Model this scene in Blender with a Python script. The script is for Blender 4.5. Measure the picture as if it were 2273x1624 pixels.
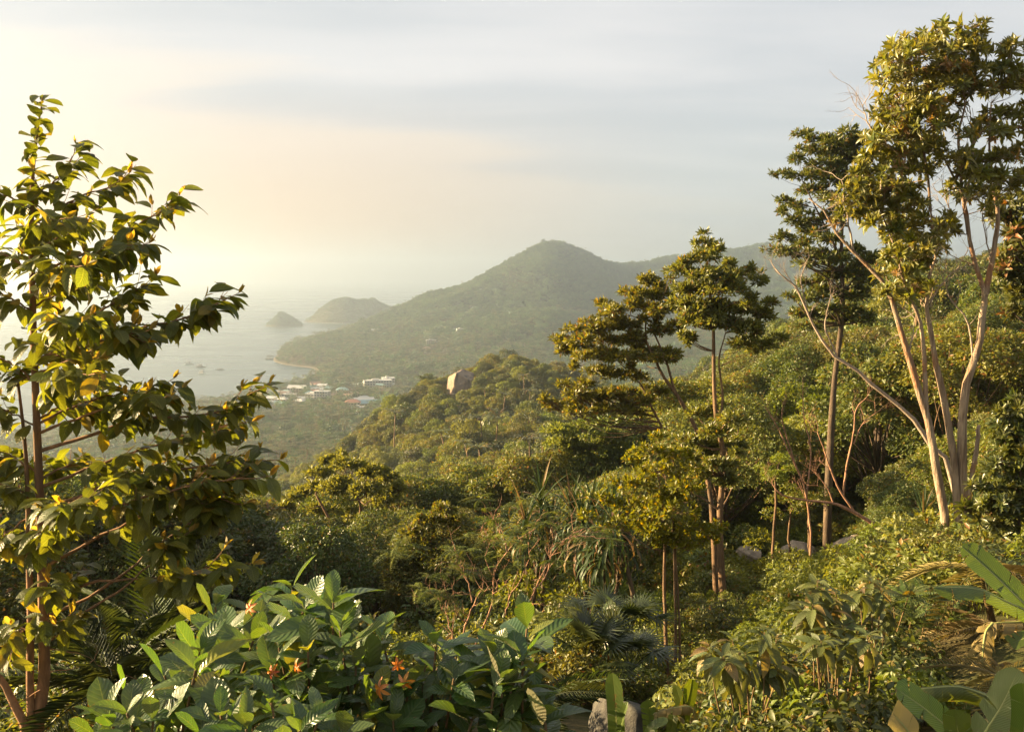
import bpy, math, numpy as np
from mathutils import Matrix, Vector
for o in list(bpy.data.objects):
    bpy.data.objects.remove(o)
scene = bpy.context.scene
COL = scene.collection
rad = math.radians

# ---------------------------------------------------------------- camera, sky, sun, exposure
CAM_Z = 160.0
PITCH = rad(5.5)
FPX = 2183.0                                   # focal length in units of a 2273-wide picture
cam_d = bpy.data.cameras.new('camera')
cam_d.sensor_width = 36.0
cam_d.lens = 36.0 * FPX / 2273.0
cam_d.clip_start = 0.1
cam_d.clip_end = 60000.0
cam = bpy.data.objects.new('camera', cam_d)
cam.location = (0, 0, CAM_Z)
cam.rotation_euler = (math.pi / 2 - PITCH, 0, 0)
COL.objects.link(cam)
scene.camera = cam

SUN_AZ, SUN_EL = rad(-80.0), rad(15.5)
SUN_DIR = Vector((math.sin(SUN_AZ) * math.cos(SUN_EL), math.cos(SUN_AZ) * math.cos(SUN_EL), math.sin(SUN_EL)))

world = bpy.data.worlds.new('World')
scene.world = world
world.use_nodes = True
wt = world.node_tree
wt.nodes.clear()


class NT:
    """small helper to wire shader nodes"""
    def __init__(self, tree):
        self.t = tree
        self.l = tree.links

    def n(self, kind, **kw):
        nd = self.t.nodes.new(kind)
        for k, v in kw.items():
            setattr(nd, k, v)
        return nd

    def put(self, sock, v):
        if hasattr(v, 'is_output') or isinstance(v, bpy.types.NodeSocket):
            self.l.new(v, sock)
        else:
            if isinstance(v, tuple) and len(v) == 3 and sock.type == 'RGBA':
                v = v + (1.0,)
            sock.default_value = v

    def m(self, op, a, b=0.0, c=0.0, clamp=False):
        nd = self.n('ShaderNodeMath', operation=op, use_clamp=clamp)
        self.put(nd.inputs[0], a); self.put(nd.inputs[1], b)
        if op in ('MULTIPLY_ADD', 'SMOOTH_MIN', 'SMOOTH_MAX', 'WRAP'):
            self.put(nd.inputs[2], c)
        return nd.outputs[0]

    def vm(self, op, a, b=(0, 0, 0)):
        nd = self.n('ShaderNodeVectorMath', operation=op)
        self.put(nd.inputs[0], a); self.put(nd.inputs[1], b)
        return nd.outputs['Value'] if op in ('DOT_PRODUCT', 'LENGTH') else nd.outputs['Vector']

    def mix(self, f, a, b, mode='MIX'):
        nd = self.n('ShaderNodeMix', data_type='RGBA', blend_type=mode)
        self.put(nd.inputs[0], f); self.put(nd.inputs[6], a); self.put(nd.inputs[7], b)
        return nd.outputs[2]

    def ramp(self, v, lo, hi, a=0.0, b=1.0):
        nd = self.n('ShaderNodeMapRange', interpolation_type='SMOOTHSTEP')
        self.put(nd.inputs['Value'], v)
        nd.inputs['From Min'].default_value = lo; nd.inputs['From Max'].default_value = hi
        nd.inputs['To Min'].default_value = a; nd.inputs['To Max'].default_value = b
        return nd.outputs['Result']

    def noise(self, vec, scale, detail=3.0, rough=0.55, dist=0.0, w=None):
        nd = self.n('ShaderNodeTexNoise')
        if w is not None:
            nd.noise_dimensions = '4D'
            self.put(nd.inputs['W'], w)
        if vec is not None:
            self.put(nd.inputs['Vector'], vec)
        nd.inputs['Scale'].default_value = scale
        nd.inputs['Detail'].default_value = detail
        nd.inputs['Roughness'].default_value = rough
        nd.inputs['Distortion'].default_value = dist
        return nd.outputs['Fac']


def build_sky():
    g = NT(wt)
    sky = g.n('ShaderNodeTexSky', sky_type='NISHITA', sun_disc=False)
    sky.sun_elevation = SUN_EL
    sky.sun_rotation = SUN_AZ
    sky.altitude = 160.0
    sky.air_density = 1.0
    sky.dust_density = 2.5
    sky.ozone_density = 1.0
    d = g.n('ShaderNodeTexCoord').outputs['Generated']
    d = g.vm('NORMALIZE', d)
    sep = g.n('ShaderNodeSeparateXYZ'); g.put(sep.inputs[0], d)
    x, y, z = sep.outputs
    zc = g.m('MAXIMUM', z, 0.0)
    # thin high cloud sheet, seen in perspective
    k = g.m('DIVIDE', 1.0, g.m('ADD', zc, 0.12))
    comb = g.n('ShaderNodeCombineXYZ')
    g.put(comb.inputs[0], g.m('MULTIPLY', x, k)); g.put(comb.inputs[1], g.m('MULTIPLY', y, k))
    p = comb.outputs[0]
    mp = g.n('ShaderNodeMapping'); g.put(mp.inputs['Vector'], p)
    mp.inputs['Rotation'].default_value = (0, 0, rad(-62)); mp.inputs['Scale'].default_value = (0.42, 1.5, 1)
    n1 = g.noise(mp.outputs[0], 0.9, 6.0, 0.52, 0.25)
    n2 = g.noise(p, 0.55, 2.0, 0.5, 0.2)
    streak = g.ramp(g.m('ADD', g.m('MULTIPLY', n1, 0.6), g.m('MULTIPLY', n2, 0.4)), 0.40, 0.62)
    # angle from the sun
    sd = g.vm('DOT_PRODUCT', d, tuple(SUN_DIR))
    sd = g.m('MAXIMUM', sd, 0.0)
    glow = g.m('POWER', g.m('MINIMUM', g.m('MULTIPLY', sd, 1.12), 1.0), 3.0)
    glow2 = g.m('POWER', sd, 16.0)
    # the bright bank of cloud that comes from the sun side, its edge running down to the right
    edge = g.m('ADD', g.m('MULTIPLY', y, k), g.m('MULTIPLY', g.m('MULTIPLY', x, k), -1.117))
    edge = g.m('ADD', edge, g.m('MULTIPLY', g.m('SUBTRACT', n1, 0.5), 3.4))
    bank = g.ramp(edge, 3.85, 4.7)
    glow = g.m('MULTIPLY', glow, g.ramp(z, 0.10, 0.29, 1.0, 0.2))
    cool = (2.68, 2.80, 2.87)
    white = (3.9, 3.45, 2.9)
    c = g.mix(g.m('MULTIPLY', streak, 0.85), cool, (3.85, 3.72, 3.58))
    c = g.mix(g.m('MULTIPLY', bank, 0.85), c, white)
    lowband = g.ramp(z, 0.01, 0.2, 1.0, 0.0)
    c = g.mix(g.m('MULTIPLY', lowband, 0.95), c, g.mix(g.ramp(sd, -0.05, 0.48), (2.7, 2.9, 2.8), (3.7, 2.4, 1.4)))
    c = g.mix(g.m('MINIMUM', g.m('MULTIPLY', glow, 0.9), 1.0), c, (4.6, 4.1, 3.65))
    c = g.mix(1.0, c, g.mix(glow2, (0, 0, 0), (0.8, 0.55, 0.3)), 'ADD')
    final = g.mix(0.92, sky.outputs['Color'], c)
    bg = g.n('ShaderNodeBackground')
    final = g.mix(1.0, final, (0.87, 0.87, 0.88), 'MULTIPLY')
    g.put(bg.inputs['Color'], final)
    bg.inputs['Strength'].default_value = 0.05
    out = g.n('ShaderNodeOutputWorld')
    g.l.new(bg.outputs[0], out.inputs['Surface'])


build_sky()

sun_d = bpy.data.lights.new('sun', 'SUN')
sun_d.energy = 5.0
sun_d.angle = rad(0.6)
sun_d.color = (1.0, 0.73, 0.39)
sun = bpy.data.objects.new('sun', sun_d)
sun.location = (0, 0, 400)
sun.rotation_euler = SUN_DIR.to_track_quat('Z', 'Y').to_euler()
COL.objects.link(sun)

scene.view_settings.view_transform = 'Standard'
scene.view_settings.look = 'None'
scene.view_settings.gamma = 1.0
scene.view_settings.use_curve_mapping = False
scene.view_settings.exposure = 2.5
scene.render.engine = 'CYCLES'
cy = scene.cycles
cy.use_denoising = True
cy.max_bounces = 6
cy.diffuse_bounces = 2
cy.glossy_bounces = 2
cy.transmission_bounces = 3
cy.volume_bounces = 1
cy.transparent_max_bounces = 4
cy.sample_clamp_indirect = 4.0

HAZE_DENSITY = 0.00025
# ---------------------------------------------------------------- geometry helpers
RNG = np.random.default_rng(7)


def pix(px, py, Y):
    """the point at forward distance Y that the 2273 x 1624 picture shows at px, py"""
    cx = (px - 1136.5) / FPX
    cyy = -(py - 812.0) / FPX
    c, s = math.cos(PITCH), math.sin(PITCH)
    f = Y / (c + cyy * s)
    return np.array((cx * f, Y, CAM_Z + (-s + cyy * c) * f))


def to_pix(p):
    p = np.atleast_2d(p)
    c, s = math.cos(PITCH), math.sin(PITCH)
    z = p[:, 2] - CAM_Z
    f = p[:, 1] * c - z * s
    u = p[:, 1] * s + z * c
    return 1136.5 + FPX * p[:, 0] / f, 812.0 - FPX * u / f


def norm(v):
    v = np.asarray(v, float)
    return v / np.maximum(np.linalg.norm(v, axis=-1, keepdims=True), 1e-9)


class Geo:
    """collects vertices, quads and tris with uv (per vertex) and a random number per island"""
    def __init__(self):
        self.V, self.F4, self.F3, self.U, self.R = [], [], [], [], []
        self.n = 0

    def add(self, V, F4=None, F3=None, U=None, R=None):
        V = np.asarray(V, float).reshape(-1, 3)
        k = len(V)
        if F4 is not None and len(F4):
            self.F4.append(np.asarray(F4, int).reshape(-1, 4) + self.n)
        if F3 is not None and len(F3):
            self.F3.append(np.asarray(F3, int).reshape(-1, 3) + self.n)
        self.V.append(V)
        self.U.append(np.zeros((k, 2)) if U is None else np.asarray(U, float).reshape(-1, 2))
        self.R.append(np.full(k, RNG.random()) if R is None else np.broadcast_to(np.asarray(R, float), (k,)))
        self.n += k
        return self

    def join(self, other):
        if other.n:
            V, F4, F3, U, R = other.arrays()
            self.add(V, F4, F3, U, R)
        return self

    def arrays(self):
        cat = lambda L, w: np.concatenate(L) if L else np.zeros((0, w))
        return (cat(self.V, 3), cat(self.F4, 4).astype(int), cat(self.F3, 3).astype(int), cat(self.U, 2),
                np.concatenate(self.R) if self.R else np.zeros(0))

    def mesh(self, name, mat, smooth=True):
        V, F4, F3, U, R = self.arrays()
        me = bpy.data.meshes.new(name)
        me.vertices.add(len(V))
        me.vertices.foreach_set('co', V.astype(np.float32).ravel())
        loops = np.concatenate([F4.ravel(), F3.ravel()]).astype(np.int32)
        me.loops.add(len(loops))
        me.loops.foreach_set('vertex_index', loops)
        n4, n3 = len(F4), len(F3)
        me.polygons.add(n4 + n3)
        st = np.concatenate([np.arange(n4) * 4, n4 * 4 + np.arange(n3) * 3]).astype(np.int32)
        me.polygons.foreach_set('loop_start', st)
        me.polygons.foreach_set('use_smooth', np.full(n4 + n3, smooth, bool))
        uv = me.uv_layers.new(name='UVMap')
        uv.data.foreach_set('uv', U[loops].astype(np.float32).ravel())
        at = me.attributes.new('rnd', 'FLOAT', 'POINT')
        at.data.foreach_set('value', R.astype(np.float32))
        me.update(calc_edges=True)
        me.materials.append(mat)
        return me


def tube(path, radii, sides=8, cap=True, wob=0.0):
    """a tapered round limb along a polyline"""
    P = np.asarray(path, float)
    n = len(P)
    radii = np.broadcast_to(np.asarray(radii, float), (n,))
    T = norm(np.gradient(P, axis=0))
    ref = np.array((0.31, 0.94, 0.11))
    g = Geo()
    a = norm(np.cross(T, ref)); b = np.cross(T, a)
    th = np.arange(sides) * 2 * math.pi / sides
    rr = radii[:, None] * (1 + wob * RNG.normal(size=(n, sides)))
    V = P[:, None, :] + rr[..., None] * (np.cos(th)[None, :, None] * a[:, None, :] + np.sin(th)[None, :, None] * b[:, None, :])
    i = np.arange(n - 1)[:, None] * sides; j = np.arange(sides)[None, :]; j2 = (j + 1) % sides
    F = np.stack([i + j, i + j2, i + sides + j2, i + sides + j], -1).reshape(-1, 4)
    L = np.concatenate([[0], np.cumsum(np.linalg.norm(np.diff(P, axis=0), axis=1))])
    U = np.stack([np.broadcast_to(th / (2 * math.pi), (n, sides)), np.broadcast_to(L[:, None], (n, sides))], -1)
    V = V.reshape(-1, 3)
    F3 = None
    if cap:
        V = np.vstack([V, P[-1] + T[-1] * radii[-1] * 0.5])
        U = np.vstack([U.reshape(-1, 2), [[0.5, L[-1]]]])
        base = (n - 1) * sides
        F3 = [(base + q, base + (q + 1) % sides, n * sides) for q in range(sides)]
    g.add(V, F, F3, U)
    return g


def spline(pts, n):
    """smooth curve through the points (Catmull-Rom)"""
    P = np.asarray(pts, float)
    if len(P) == 2:
        t = np.linspace(0, 1, n)[:, None]
        return P[0] * (1 - t) + P[1] * t
    P = np.vstack([2 * P[0] - P[1], P, 2 * P[-1] - P[-2]])
    m = len(P) - 3
    out = []
    for t in np.linspace(0, m - 1e-6, n):
        i = int(t); f = t - i
        a, b, c, d = P[i], P[i + 1], P[i + 2], P[i + 3]
        out.append(0.5 * (2 * b + (c - a) * f + (2 * a - 5 * b + 4 * c - d) * f * f + (3 * b - a - 3 * c + d) * f ** 3))
    return np.array(out)


# ---- leaf templates: petiole at the origin, blade along +Y, upper face +Z
def leaf_simple(w=0.4, fold=0.10, droop=0.12):
    V = [(0, 0, 0), (-w / 2, 0.5, fold), (0, 1, -droop), (w / 2, 0.5, fold)]
    return (np.array(V), np.zeros((0, 4), int), np.array([(0, 2, 1), (0, 3, 2)]), np.array([(.5, 0), (0, .5), (.5, 1), (1, .5)]))


def leaf_six(w=0.4, fold=0.08, droop=0.2):
    V = [(0, 0, 0), (-w / 2, .4, fold), (-w * .36, .72, fold - droop * .45), (0, 1, -droop), (w * .36, .72, fold - droop * .45), (w / 2, .4, fold), (0, .55, -droop * .2)]
    F = np.array([(0, 6, 1), (1, 6, 2), (2, 6, 3), (6, 0, 5), (6, 5, 4), (6, 4, 3)])
    U = np.array([(.5, 0), (0, .4), (.1, .72), (.5, 1), (.9, .72), (1, .4), (.5, .55)])
    return np.array(V, float), np.zeros((0, 4), int), F, U


def leaf_grid(w=0.45, n=6, fold=0.12, droop=0.3, q=0.75, peak=0.5, curl=0.0, stalk=0.0, wave=0.0, twist=0.0):
    """a modelled blade: outline, fold along the midrib, droop towards the tip, curled rim"""
    t = np.linspace(0, 1, n + 1)
    tt = t ** (math.log(0.5) / math.log(peak))
    hw = np.maximum(w / 2 * np.sin(math.pi * tt) ** q, w * 0.012)
    y = stalk + t * (1 - stalk)
    z = -droop * t ** 2
    V, U = [], []
    for i in range(n + 1):
        wv = wave * math.sin(i * 2.4)
        for s in (-1, -0.55, 0, 0.55, 1):
            zz = z[i] + fold * abs(s) * hw[i] / (w / 2) * w - curl * max(0, abs(s) - 0.55) * w + wv * abs(s) * s * w
            V.append((s * hw[i], y[i] - 0.06 * droop * t[i], zz))
            U.append((0.5 + s / 2, t[i]))
    V = np.array(V)
    if twist:
        a = twist * V[:, 1]
        x, zz = V[:, 0].copy(), V[:, 2].copy()
        V[:, 0] = x * np.cos(a) - zz * np.sin(a); V[:, 2] = x * np.sin(a) + zz * np.cos(a)
    F = [(i * 5 + k, i * 5 + k + 1, i * 5 + k + 6, i * 5 + k + 5) for i in range(n) for k in range(4)]
    F3 = []
    if stalk:
        b = len(V)
        V = np.vstack([V, [(-0.012, 0, 0), (0.012, 0, 0), (0.012, stalk, 0), (-0.012, stalk, 0)]])
        U += [(.5, 0)] * 4
        F.append((b, b + 1, b + 2, b + 3))
    return V, np.array(F), np.zeros((0, 3), int), np.array(U)


def leaf_strap(w=0.05, n=6, bend=1.4, fold=0.3, kink=0.0):
    """a long strap blade that bends over"""
    t = np.linspace(0, 1, n + 1)
    ang = bend * t ** 1.3 + (kink * (t > 0.6))
    ds = 1.0 / n
    y = np.concatenate([[0], np.cumsum(np.cos(ang[:-1]) * ds)])
    z = np.concatenate([[0], np.cumsum(-np.sin(ang[:-1]) * ds)])
    hw = w / 2 * np.minimum(1.0, (1.02 - t) * 2.2)
    V, U = [], []
    for i in range(n + 1):
        for s in (-1, 0, 1):
            V.append((s * hw[i], y[i], z[i] + fold * abs(s) * hw[i])); U.append((.5 + s / 2, t[i]))
    F = [(i * 3 + k, i * 3 + k + 1, i * 3 + k + 4, i * 3 + k + 3) for i in range(n) for k in range(2)]
    return np.array(V), np.array(F), np.zeros((0, 3), int), np.array(U)


def frames(axis, normal):
    Yv = norm(axis)
    Zv = norm(normal - (np.sum(normal * Yv, -1, keepdims=True)) * Yv)
    Xv = np.cross(Yv, Zv)
    return np.stack([Xv, Yv, Zv], -1)          # (N,3,3) columns


def place(g, tpl, pos, axis, normal, size, rnd=None):
    """adds one copy of the leaf template per point"""
    V, F4, F3, U = tpl
    pos = np.atleast_2d(pos); N = len(pos)
    if not N:
        return g
    M = frames(np.atleast_2d(axis), np.atleast_2d(normal))
    size = np.broadcast_to(np.asarray(size, float), (N,))
    W = np.einsum('nij,vj->nvi', M, V) * size[:, None, None] + pos[:, None, :]
    off = np.arange(N)[:, None, None] * len(V)
    r = RNG.random(N) if rnd is None else np.asarray(rnd)
    g.add(W.reshape(-1, 3), (F4[None] + off).reshape(-1, 4) if len(F4) else None,
          (F3[None] + off).reshape(-1, 3) if len(F3) else None, np.tile(U, (N, 1)), np.repeat(r, len(V)))
    return g


def sph(n, rng=None):
    return norm((rng or RNG).normal(size=(n, 3)))


# ---- objects
def tag(o, label=None, cat=None, group=None, kind=None):
    if label: o['label'] = label
    if cat: o['category'] = cat
    if group: o['group'] = group
    if kind: o['kind'] = kind
    return o


def thing(name, label, cat, loc=(0, 0, 0), group=None):
    o = bpy.data.objects.new(name, None)
    o.empty_display_size = 0.3
    o.location = loc
    COL.objects.link(o)
    return tag(o, label, cat, group)


def part(name, me, parent=None, loc=None, mat=None, label=None):
    """links a mesh object; LOC is in world space, as the parents are never turned or scaled when parts are added"""
    o = bpy.data.objects.new(name, me)
    COL.objects.link(o)
    base = np.zeros(3)
    p = parent
    while p is not None:
        base = base + np.array(p.location); p = p.parent
    if parent is not None:
        o.parent = parent
    if mat is not None:
        M = mat.copy(); M.translation = M.translation - Vector(base)
        o.matrix_local = M
    elif loc is not None:
        o.location = Vector(loc) - Vector(base)
    else:
        o.location = -Vector(base)
    if label:
        o['label'] = label
    return o


def leaf_parts(parent, name, tpls, mats_mesh, pos, axis, normal, size, which, limit=300, rest_mat=None, rest_name='foliage'):
    """the LIMIT largest leaves become parts that share meshes, what is left one part of kind stuff"""
    pos = np.atleast_2d(pos)
    M = frames(axis, normal)
    size = np.broadcast_to(np.asarray(size, float), (len(pos),))
    which = np.asarray(which)
    px, py = to_pix(pos)
    inside = (px > -60) & (px < 2330) & (py > -60) & (py < 1680)
    score = size / np.maximum(np.linalg.norm(pos - np.array((0, 0, CAM_Z)), axis=1), 0.1) * np.where(inside, 1, 0.1)
    order = np.argsort(-score)
    for k in order[:limit]:
        m = Matrix.Identity(4)
        for r in range(3):
            for c in range(3):
                m[r][c] = M[k, r, c] * size[k]
            m[r][3] = pos[k, r]
        part(name, mats_mesh[which[k]], parent, mat=m)
    rest = order[limit:]
    if len(rest):
        g = Geo()
        for w in range(len(tpls)):
            s = rest[which[rest] == w]
            if len(s):
                place(g, tpls[w], pos[s], axis[s], normal[s], size[s])
        o = part(rest_name, g.mesh(rest_name, rest_mat), parent)
        o['kind'] = 'stuff'
    return


def copy_tree(o, parent=None):
    c = o.copy()
    COL.objects.link(c)
    c.parent = parent
    for ch in o.children:
        copy_tree(ch, c)
    return c


# ---- noise for the land
def vnoise(x, y, seed=0):
    x = np.asarray(x, float); y = np.asarray(y, float)
    xi = np.floor(x).astype(int); yi = np.floor(y).astype(int)
    fx = x - xi; fy = y - yi
    fx = fx * fx * (3 - 2 * fx); fy = fy * fy * (3 - 2 * fy)

    def h(a, b):
        v = np.sin(a * 127.1 + b * 311.7 + seed * 74.7) * 43758.5453
        return v - np.floor(v)
    return (h(xi, yi) * (1 - fx) + h(xi + 1, yi) * fx) * (1 - fy) + (h(xi, yi + 1) * (1 - fx) + h(xi + 1, yi + 1) * fx) * fy


def fbm(x, y, seed=0, oct=4):
    s = 0; a = 0.5
    for k in range(oct):
        s = s + a * (vnoise(x * 2 ** k, y * 2 ** k, seed + k) - 0.5); a *= 0.5
    return s
# ---------------------------------------------------------------- materials
def new_mat(name):
    m = bpy.data.materials.new(name)
    m.use_nodes = True
    m.node_tree.nodes.clear()
    g = NT(m.node_tree)
    g.out = g.n('ShaderNodeOutputMaterial')
    return m, g


def leaf_mat(name, ca, cb, old=None, under=None, transl=0.35, rough=0.45, spec=0.35, veins=0.0, tcol=None, var=0.35, rib=12.0, old_share=0.08):
    m, g = new_mat(name)
    r = g.n('ShaderNodeAttribute', attribute_name='rnd').outputs['Fac']
    ob = g.n('ShaderNodeObjectInfo').outputs['Random']
    f = g.m('FRACT', g.m('ADD', r, g.m('MULTIPLY', ob, 7.31)))
    c = g.mix(f, ca, cb)
    if old:
        c = g.mix(g.m('GREATER_THAN', g.m('FRACT', g.m('MULTIPLY', f, 17.3)), 1 - old_share), c, old)
    # every plant and leaf its own shade of green
    hs = g.n('ShaderNodeHueSaturation')
    g.put(hs.inputs['Hue'], g.m('ADD', 0.5 - 0.018, g.m('MULTIPLY', ob, 0.036)))
    g.put(hs.inputs['Saturation'], g.m('ADD', 0.88, g.m('MULTIPLY', g.m('FRACT', g.m('MULTIPLY', ob, 13.7)), 0.24)))
    g.put(hs.inputs['Value'], g.m('ADD', 1 - var / 2, g.m('MULTIPLY', g.m('FRACT', g.m('MULTIPLY', ob, 5.13)), var)))
    g.put(hs.inputs['Color'], c)
    c = hs.outputs[0]
    bump = None
    if veins:
        uv = g.n('ShaderNodeUVMap', uv_map='UVMap').outputs[0]
        sp = g.n('ShaderNodeSeparateXYZ'); g.put(sp.inputs[0], uv)
        u, v = sp.outputs[0], sp.outputs[1]
        au = g.m('ABSOLUTE', g.m('SUBTRACT', u, 0.5))
        ph = g.m('ADD', g.m('MULTIPLY', v, rib * 6.283), g.m('MULTIPLY', au, -rib * 2.6))
        w = g.m('SINE', ph)
        side = g.ramp(w, 0.75, 1.0)
        mid = g.ramp(au, 0.012, 0.035, 1.0, 0.0)
        vein = g.m('MAXIMUM', g.m('MULTIPLY', side, 0.45), mid)
        c = g.mix(g.m('MULTIPLY', vein, veins), c, (0.22, 0.24, 0.08))
        bp = g.n('ShaderNodeBump')
        bp.inputs['Strength'].default_value = 0.35
        bp.inputs['Distance'].default_value = 0.004
        g.put(bp.inputs['Height'], g.m('ADD', w, g.m('MULTIPLY', mid, -2.0)))
        bump = bp.outputs[0]
        wob = g.m('MULTIPLY', ob, 60.0)
        tco = g.n('ShaderNodeTexCoord').outputs['Object']
        blot = g.noise(tco, 4.0, 3.0, w=wob)
        c = g.mix(g.ramp(blot, 0.42, 0.72, 0.0, 0.45), c, cb)
        spot = g.noise(tco, 9.0, 4.0, 0.6, w=wob)
        rim = g.m('MULTIPLY', g.ramp(au, 0.40, 0.5), 0.10)
        c = g.mix(g.ramp(g.m('ADD', spot, rim), 0.66, 0.72, 0.0, 0.85), c, (0.13, 0.085, 0.03))
    cf = c
    if under:
        cf = g.mix(g.n('ShaderNodeNewGeometry').outputs['Backfacing'], c, under)
    p = g.n('ShaderNodeBsdfPrincipled')
    g.put(p.inputs['Base Color'], cf)
    p.inputs['Roughness'].default_value = rough
    p.inputs['Specular IOR Level'].default_value = spec
    t = g.n('ShaderNodeBsdfTranslucent')
    g.put(t.inputs['Color'], g.mix(1.0, c, tcol or (2.3, 2.0, 0.7), 'MULTIPLY'))
    if bump is not None:
        g.l.new(bump, p.inputs['Normal'])
    mx = g.n('ShaderNodeMixShader')
    mx.inputs[0].default_value = transl
    g.l.new(p.outputs[0], mx.inputs[1]); g.l.new(t.outputs[0], mx.inputs[2])
    g.l.new(mx.outputs[0], g.out.inputs['Surface'])
    return m


def bark_mat(name, ca, cb, dark=None, su=14.0, sv=2.0, bump=0.6, dist=0.02, flake=0.0):
    m, g = new_mat(name)
    tc = g.n('ShaderNodeTexCoord').outputs['Object']
    mp = g.n('ShaderNodeMapping'); g.put(mp.inputs['Vector'], tc)
    mp.inputs['Scale'].default_value = (su, su, sv)
    n1 = g.noise(mp.outputs[0], 1.0, 6.0, 0.62, 0.6)
    n2 = g.noise(tc, 1.3, 3.0)
    c = g.mix(g.ramp(n1, 0.32, 0.66), ca, cb)
    if dark:
        c = g.mix(g.ramp(n2, 0.52, 0.70, 0.0, 0.75), c, dark)
    p = g.n('ShaderNodeBsdfPrincipled')
    g.put(p.inputs['Base Color'], c)
    p.inputs['Roughness'].default_value = 0.85
    p.inputs['Specular IOR Level'].default_value = 0.2
    b = g.n('ShaderNodeBump'); b.inputs['Strength'].default_value = bump; b.inputs['Distance'].default_value = dist
    g.put(b.inputs['Height'], n1)
    g.l.new(b.outputs[0], p.inputs['Normal'])
    g.l.new(p.outputs[0], g.out.inputs['Surface'])
    return m


def plain_mat(name, col, rough=0.7, var=0.12, scale=3.0, spec=0.3, bump=0.0):
    m, g = new_mat(name)
    tc = g.n('ShaderNodeTexCoord').outputs['Object']
    n = g.noise(tc, scale, 5.0, 0.6)
    c = g.mix(n, tuple(x * (1 - var) for x in col), tuple(min(1, x * (1 + var)) for x in col))
    p = g.n('ShaderNodeBsdfPrincipled')
    g.put(p.inputs['Base Color'], c)
    p.inputs['Roughness'].default_value = rough
    p.inputs['Specular IOR Level'].default_value = spec
    if bump:
        b = g.n('ShaderNodeBump'); b.inputs['Strength'].default_value = 0.5; b.inputs['Distance'].default_value = bump
        g.put(b.inputs['Height'], n); g.l.new(b.outputs[0], p.inputs['Normal'])
    g.l.new(p.outputs[0], g.out.inputs['Surface'])
    return m


def rock_mat(name, ca, cb, stain, s=1.0):
    m, g = new_mat(name)
    tc = g.n('ShaderNodeTexCoord').outputs['Object']
    mp = g.n('ShaderNodeMapping'); g.put(mp.inputs['Vector'], tc)
    mp.inputs['Scale'].default_value = (s * 1.6, s * 1.6, s * 0.35)
    st = g.noise(mp.outputs[0], 1.0, 5.0, 0.6, 0.4)
    n = g.noise(tc, s * 3.0, 8.0, 0.65)
    n2 = g.noise(tc, s * 22.0, 3.0, 0.6)
    c = g.mix(g.ramp(n, 0.35, 0.65), ca, cb)
    c = g.mix(g.ramp(st, 0.5, 0.66, 0.0, 0.8), c, stain)
    c = g.mix(g.ramp(n2, 0.55, 0.75, 0.0, 0.35), c, stain)
    p = g.n('ShaderNodeBsdfPrincipled')
    g.put(p.inputs['Base Color'], c)
    p.inputs['Roughness'].default_value = 0.9
    p.inputs['Specular IOR Level'].default_value = 0.15
    b = g.n('ShaderNodeBump'); b.inputs['Strength'].default_value = 0.7; b.inputs['Distance'].default_value = 0.12 / s
    g.put(b.inputs['Height'], g.m('ADD', n, g.m('MULTIPLY', st, 0.7)))
    g.l.new(b.outputs[0], p.inputs['Normal'])
    g.l.new(p.outputs[0], g.out.inputs['Surface'])
    return m


def sea_mat():
    m, g = new_mat('sea_water')
    tc = g.n('ShaderNodeTexCoord').outputs['Object']
    mp = g.n('ShaderNodeMapping'); g.put(mp.inputs['Vector'], tc)
    mp.inputs['Scale'].default_value = (0.05, 0.16, 0.1)
    n1 = g.noise(mp.outputs[0], 1.0, 6.0, 0.6)
    mp2 = g.n('ShaderNodeMapping'); g.put(mp2.inputs['Vector'], tc)
    mp2.inputs['Scale'].default_value = (0.0012, 0.006, 0.01)
    n2 = g.noise(mp2.outputs[0], 1.0, 4.0, 0.6, 0.5)
    p = g.n('ShaderNodeBsdfPrincipled')
    g.put(p.inputs['Base Color'], g.mix(n2, (0.025, 0.045, 0.045), (0.035, 0.06, 0.055)))
    g.put(p.inputs['Roughness'], g.ramp(n2, 0.35, 0.7, 0.26, 0.30))
    p.inputs['IOR'].default_value = 1.33
    b = g.n('ShaderNodeBump'); b.inputs['Strength'].default_value = 0.15; b.inputs['Distance'].default_value = 0.6
    g.put(b.inputs['Height'], n1); g.l.new(b.outputs[0], p.inputs['Normal'])
    g.l.new(p.outputs[0], g.out.inputs['Surface'])
    return m


def land_mat():
    m, g = new_mat('land')
    tc = g.n('ShaderNodeTexCoord').outputs['Object']
    n = g.noise(tc, 0.6, 7.0, 0.65)
    n2 = g.noise(tc, 4.0, 5.0, 0.65)
    c = g.mix(g.ramp(n, 0.35, 0.65), (0.035, 0.042, 0.012), (0.07, 0.055, 0.025))
    c = g.mix(g.ramp(n2, 0.5, 0.7, 0.0, 0.6), c, (0.10, 0.075, 0.035))
    # sand where the land meets the sea
    sp = g.n('ShaderNodeSeparateXYZ'); g.put(sp.inputs[0], tc)
    c = g.mix(g.ramp(sp.outputs[2], 0.5, 1.1, 1.0, 0.0), c, (0.16, 0.13, 0.095))
    p = g.n('ShaderNodeBsdfPrincipled')
    g.put(p.inputs['Base Color'], c)
    p.inputs['Roughness'].default_value = 0.95
    p.inputs['Specular IOR Level'].default_value = 0.1
    b = g.n('ShaderNodeBump'); b.inputs['Strength'].default_value = 0.8; b.inputs['Distance'].default_value = 0.08
    g.put(b.inputs['Height'], n2); g.l.new(b.outputs[0], p.inputs['Normal'])
    g.l.new(p.outputs[0], g.out.inputs['Surface'])
    return m


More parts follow.
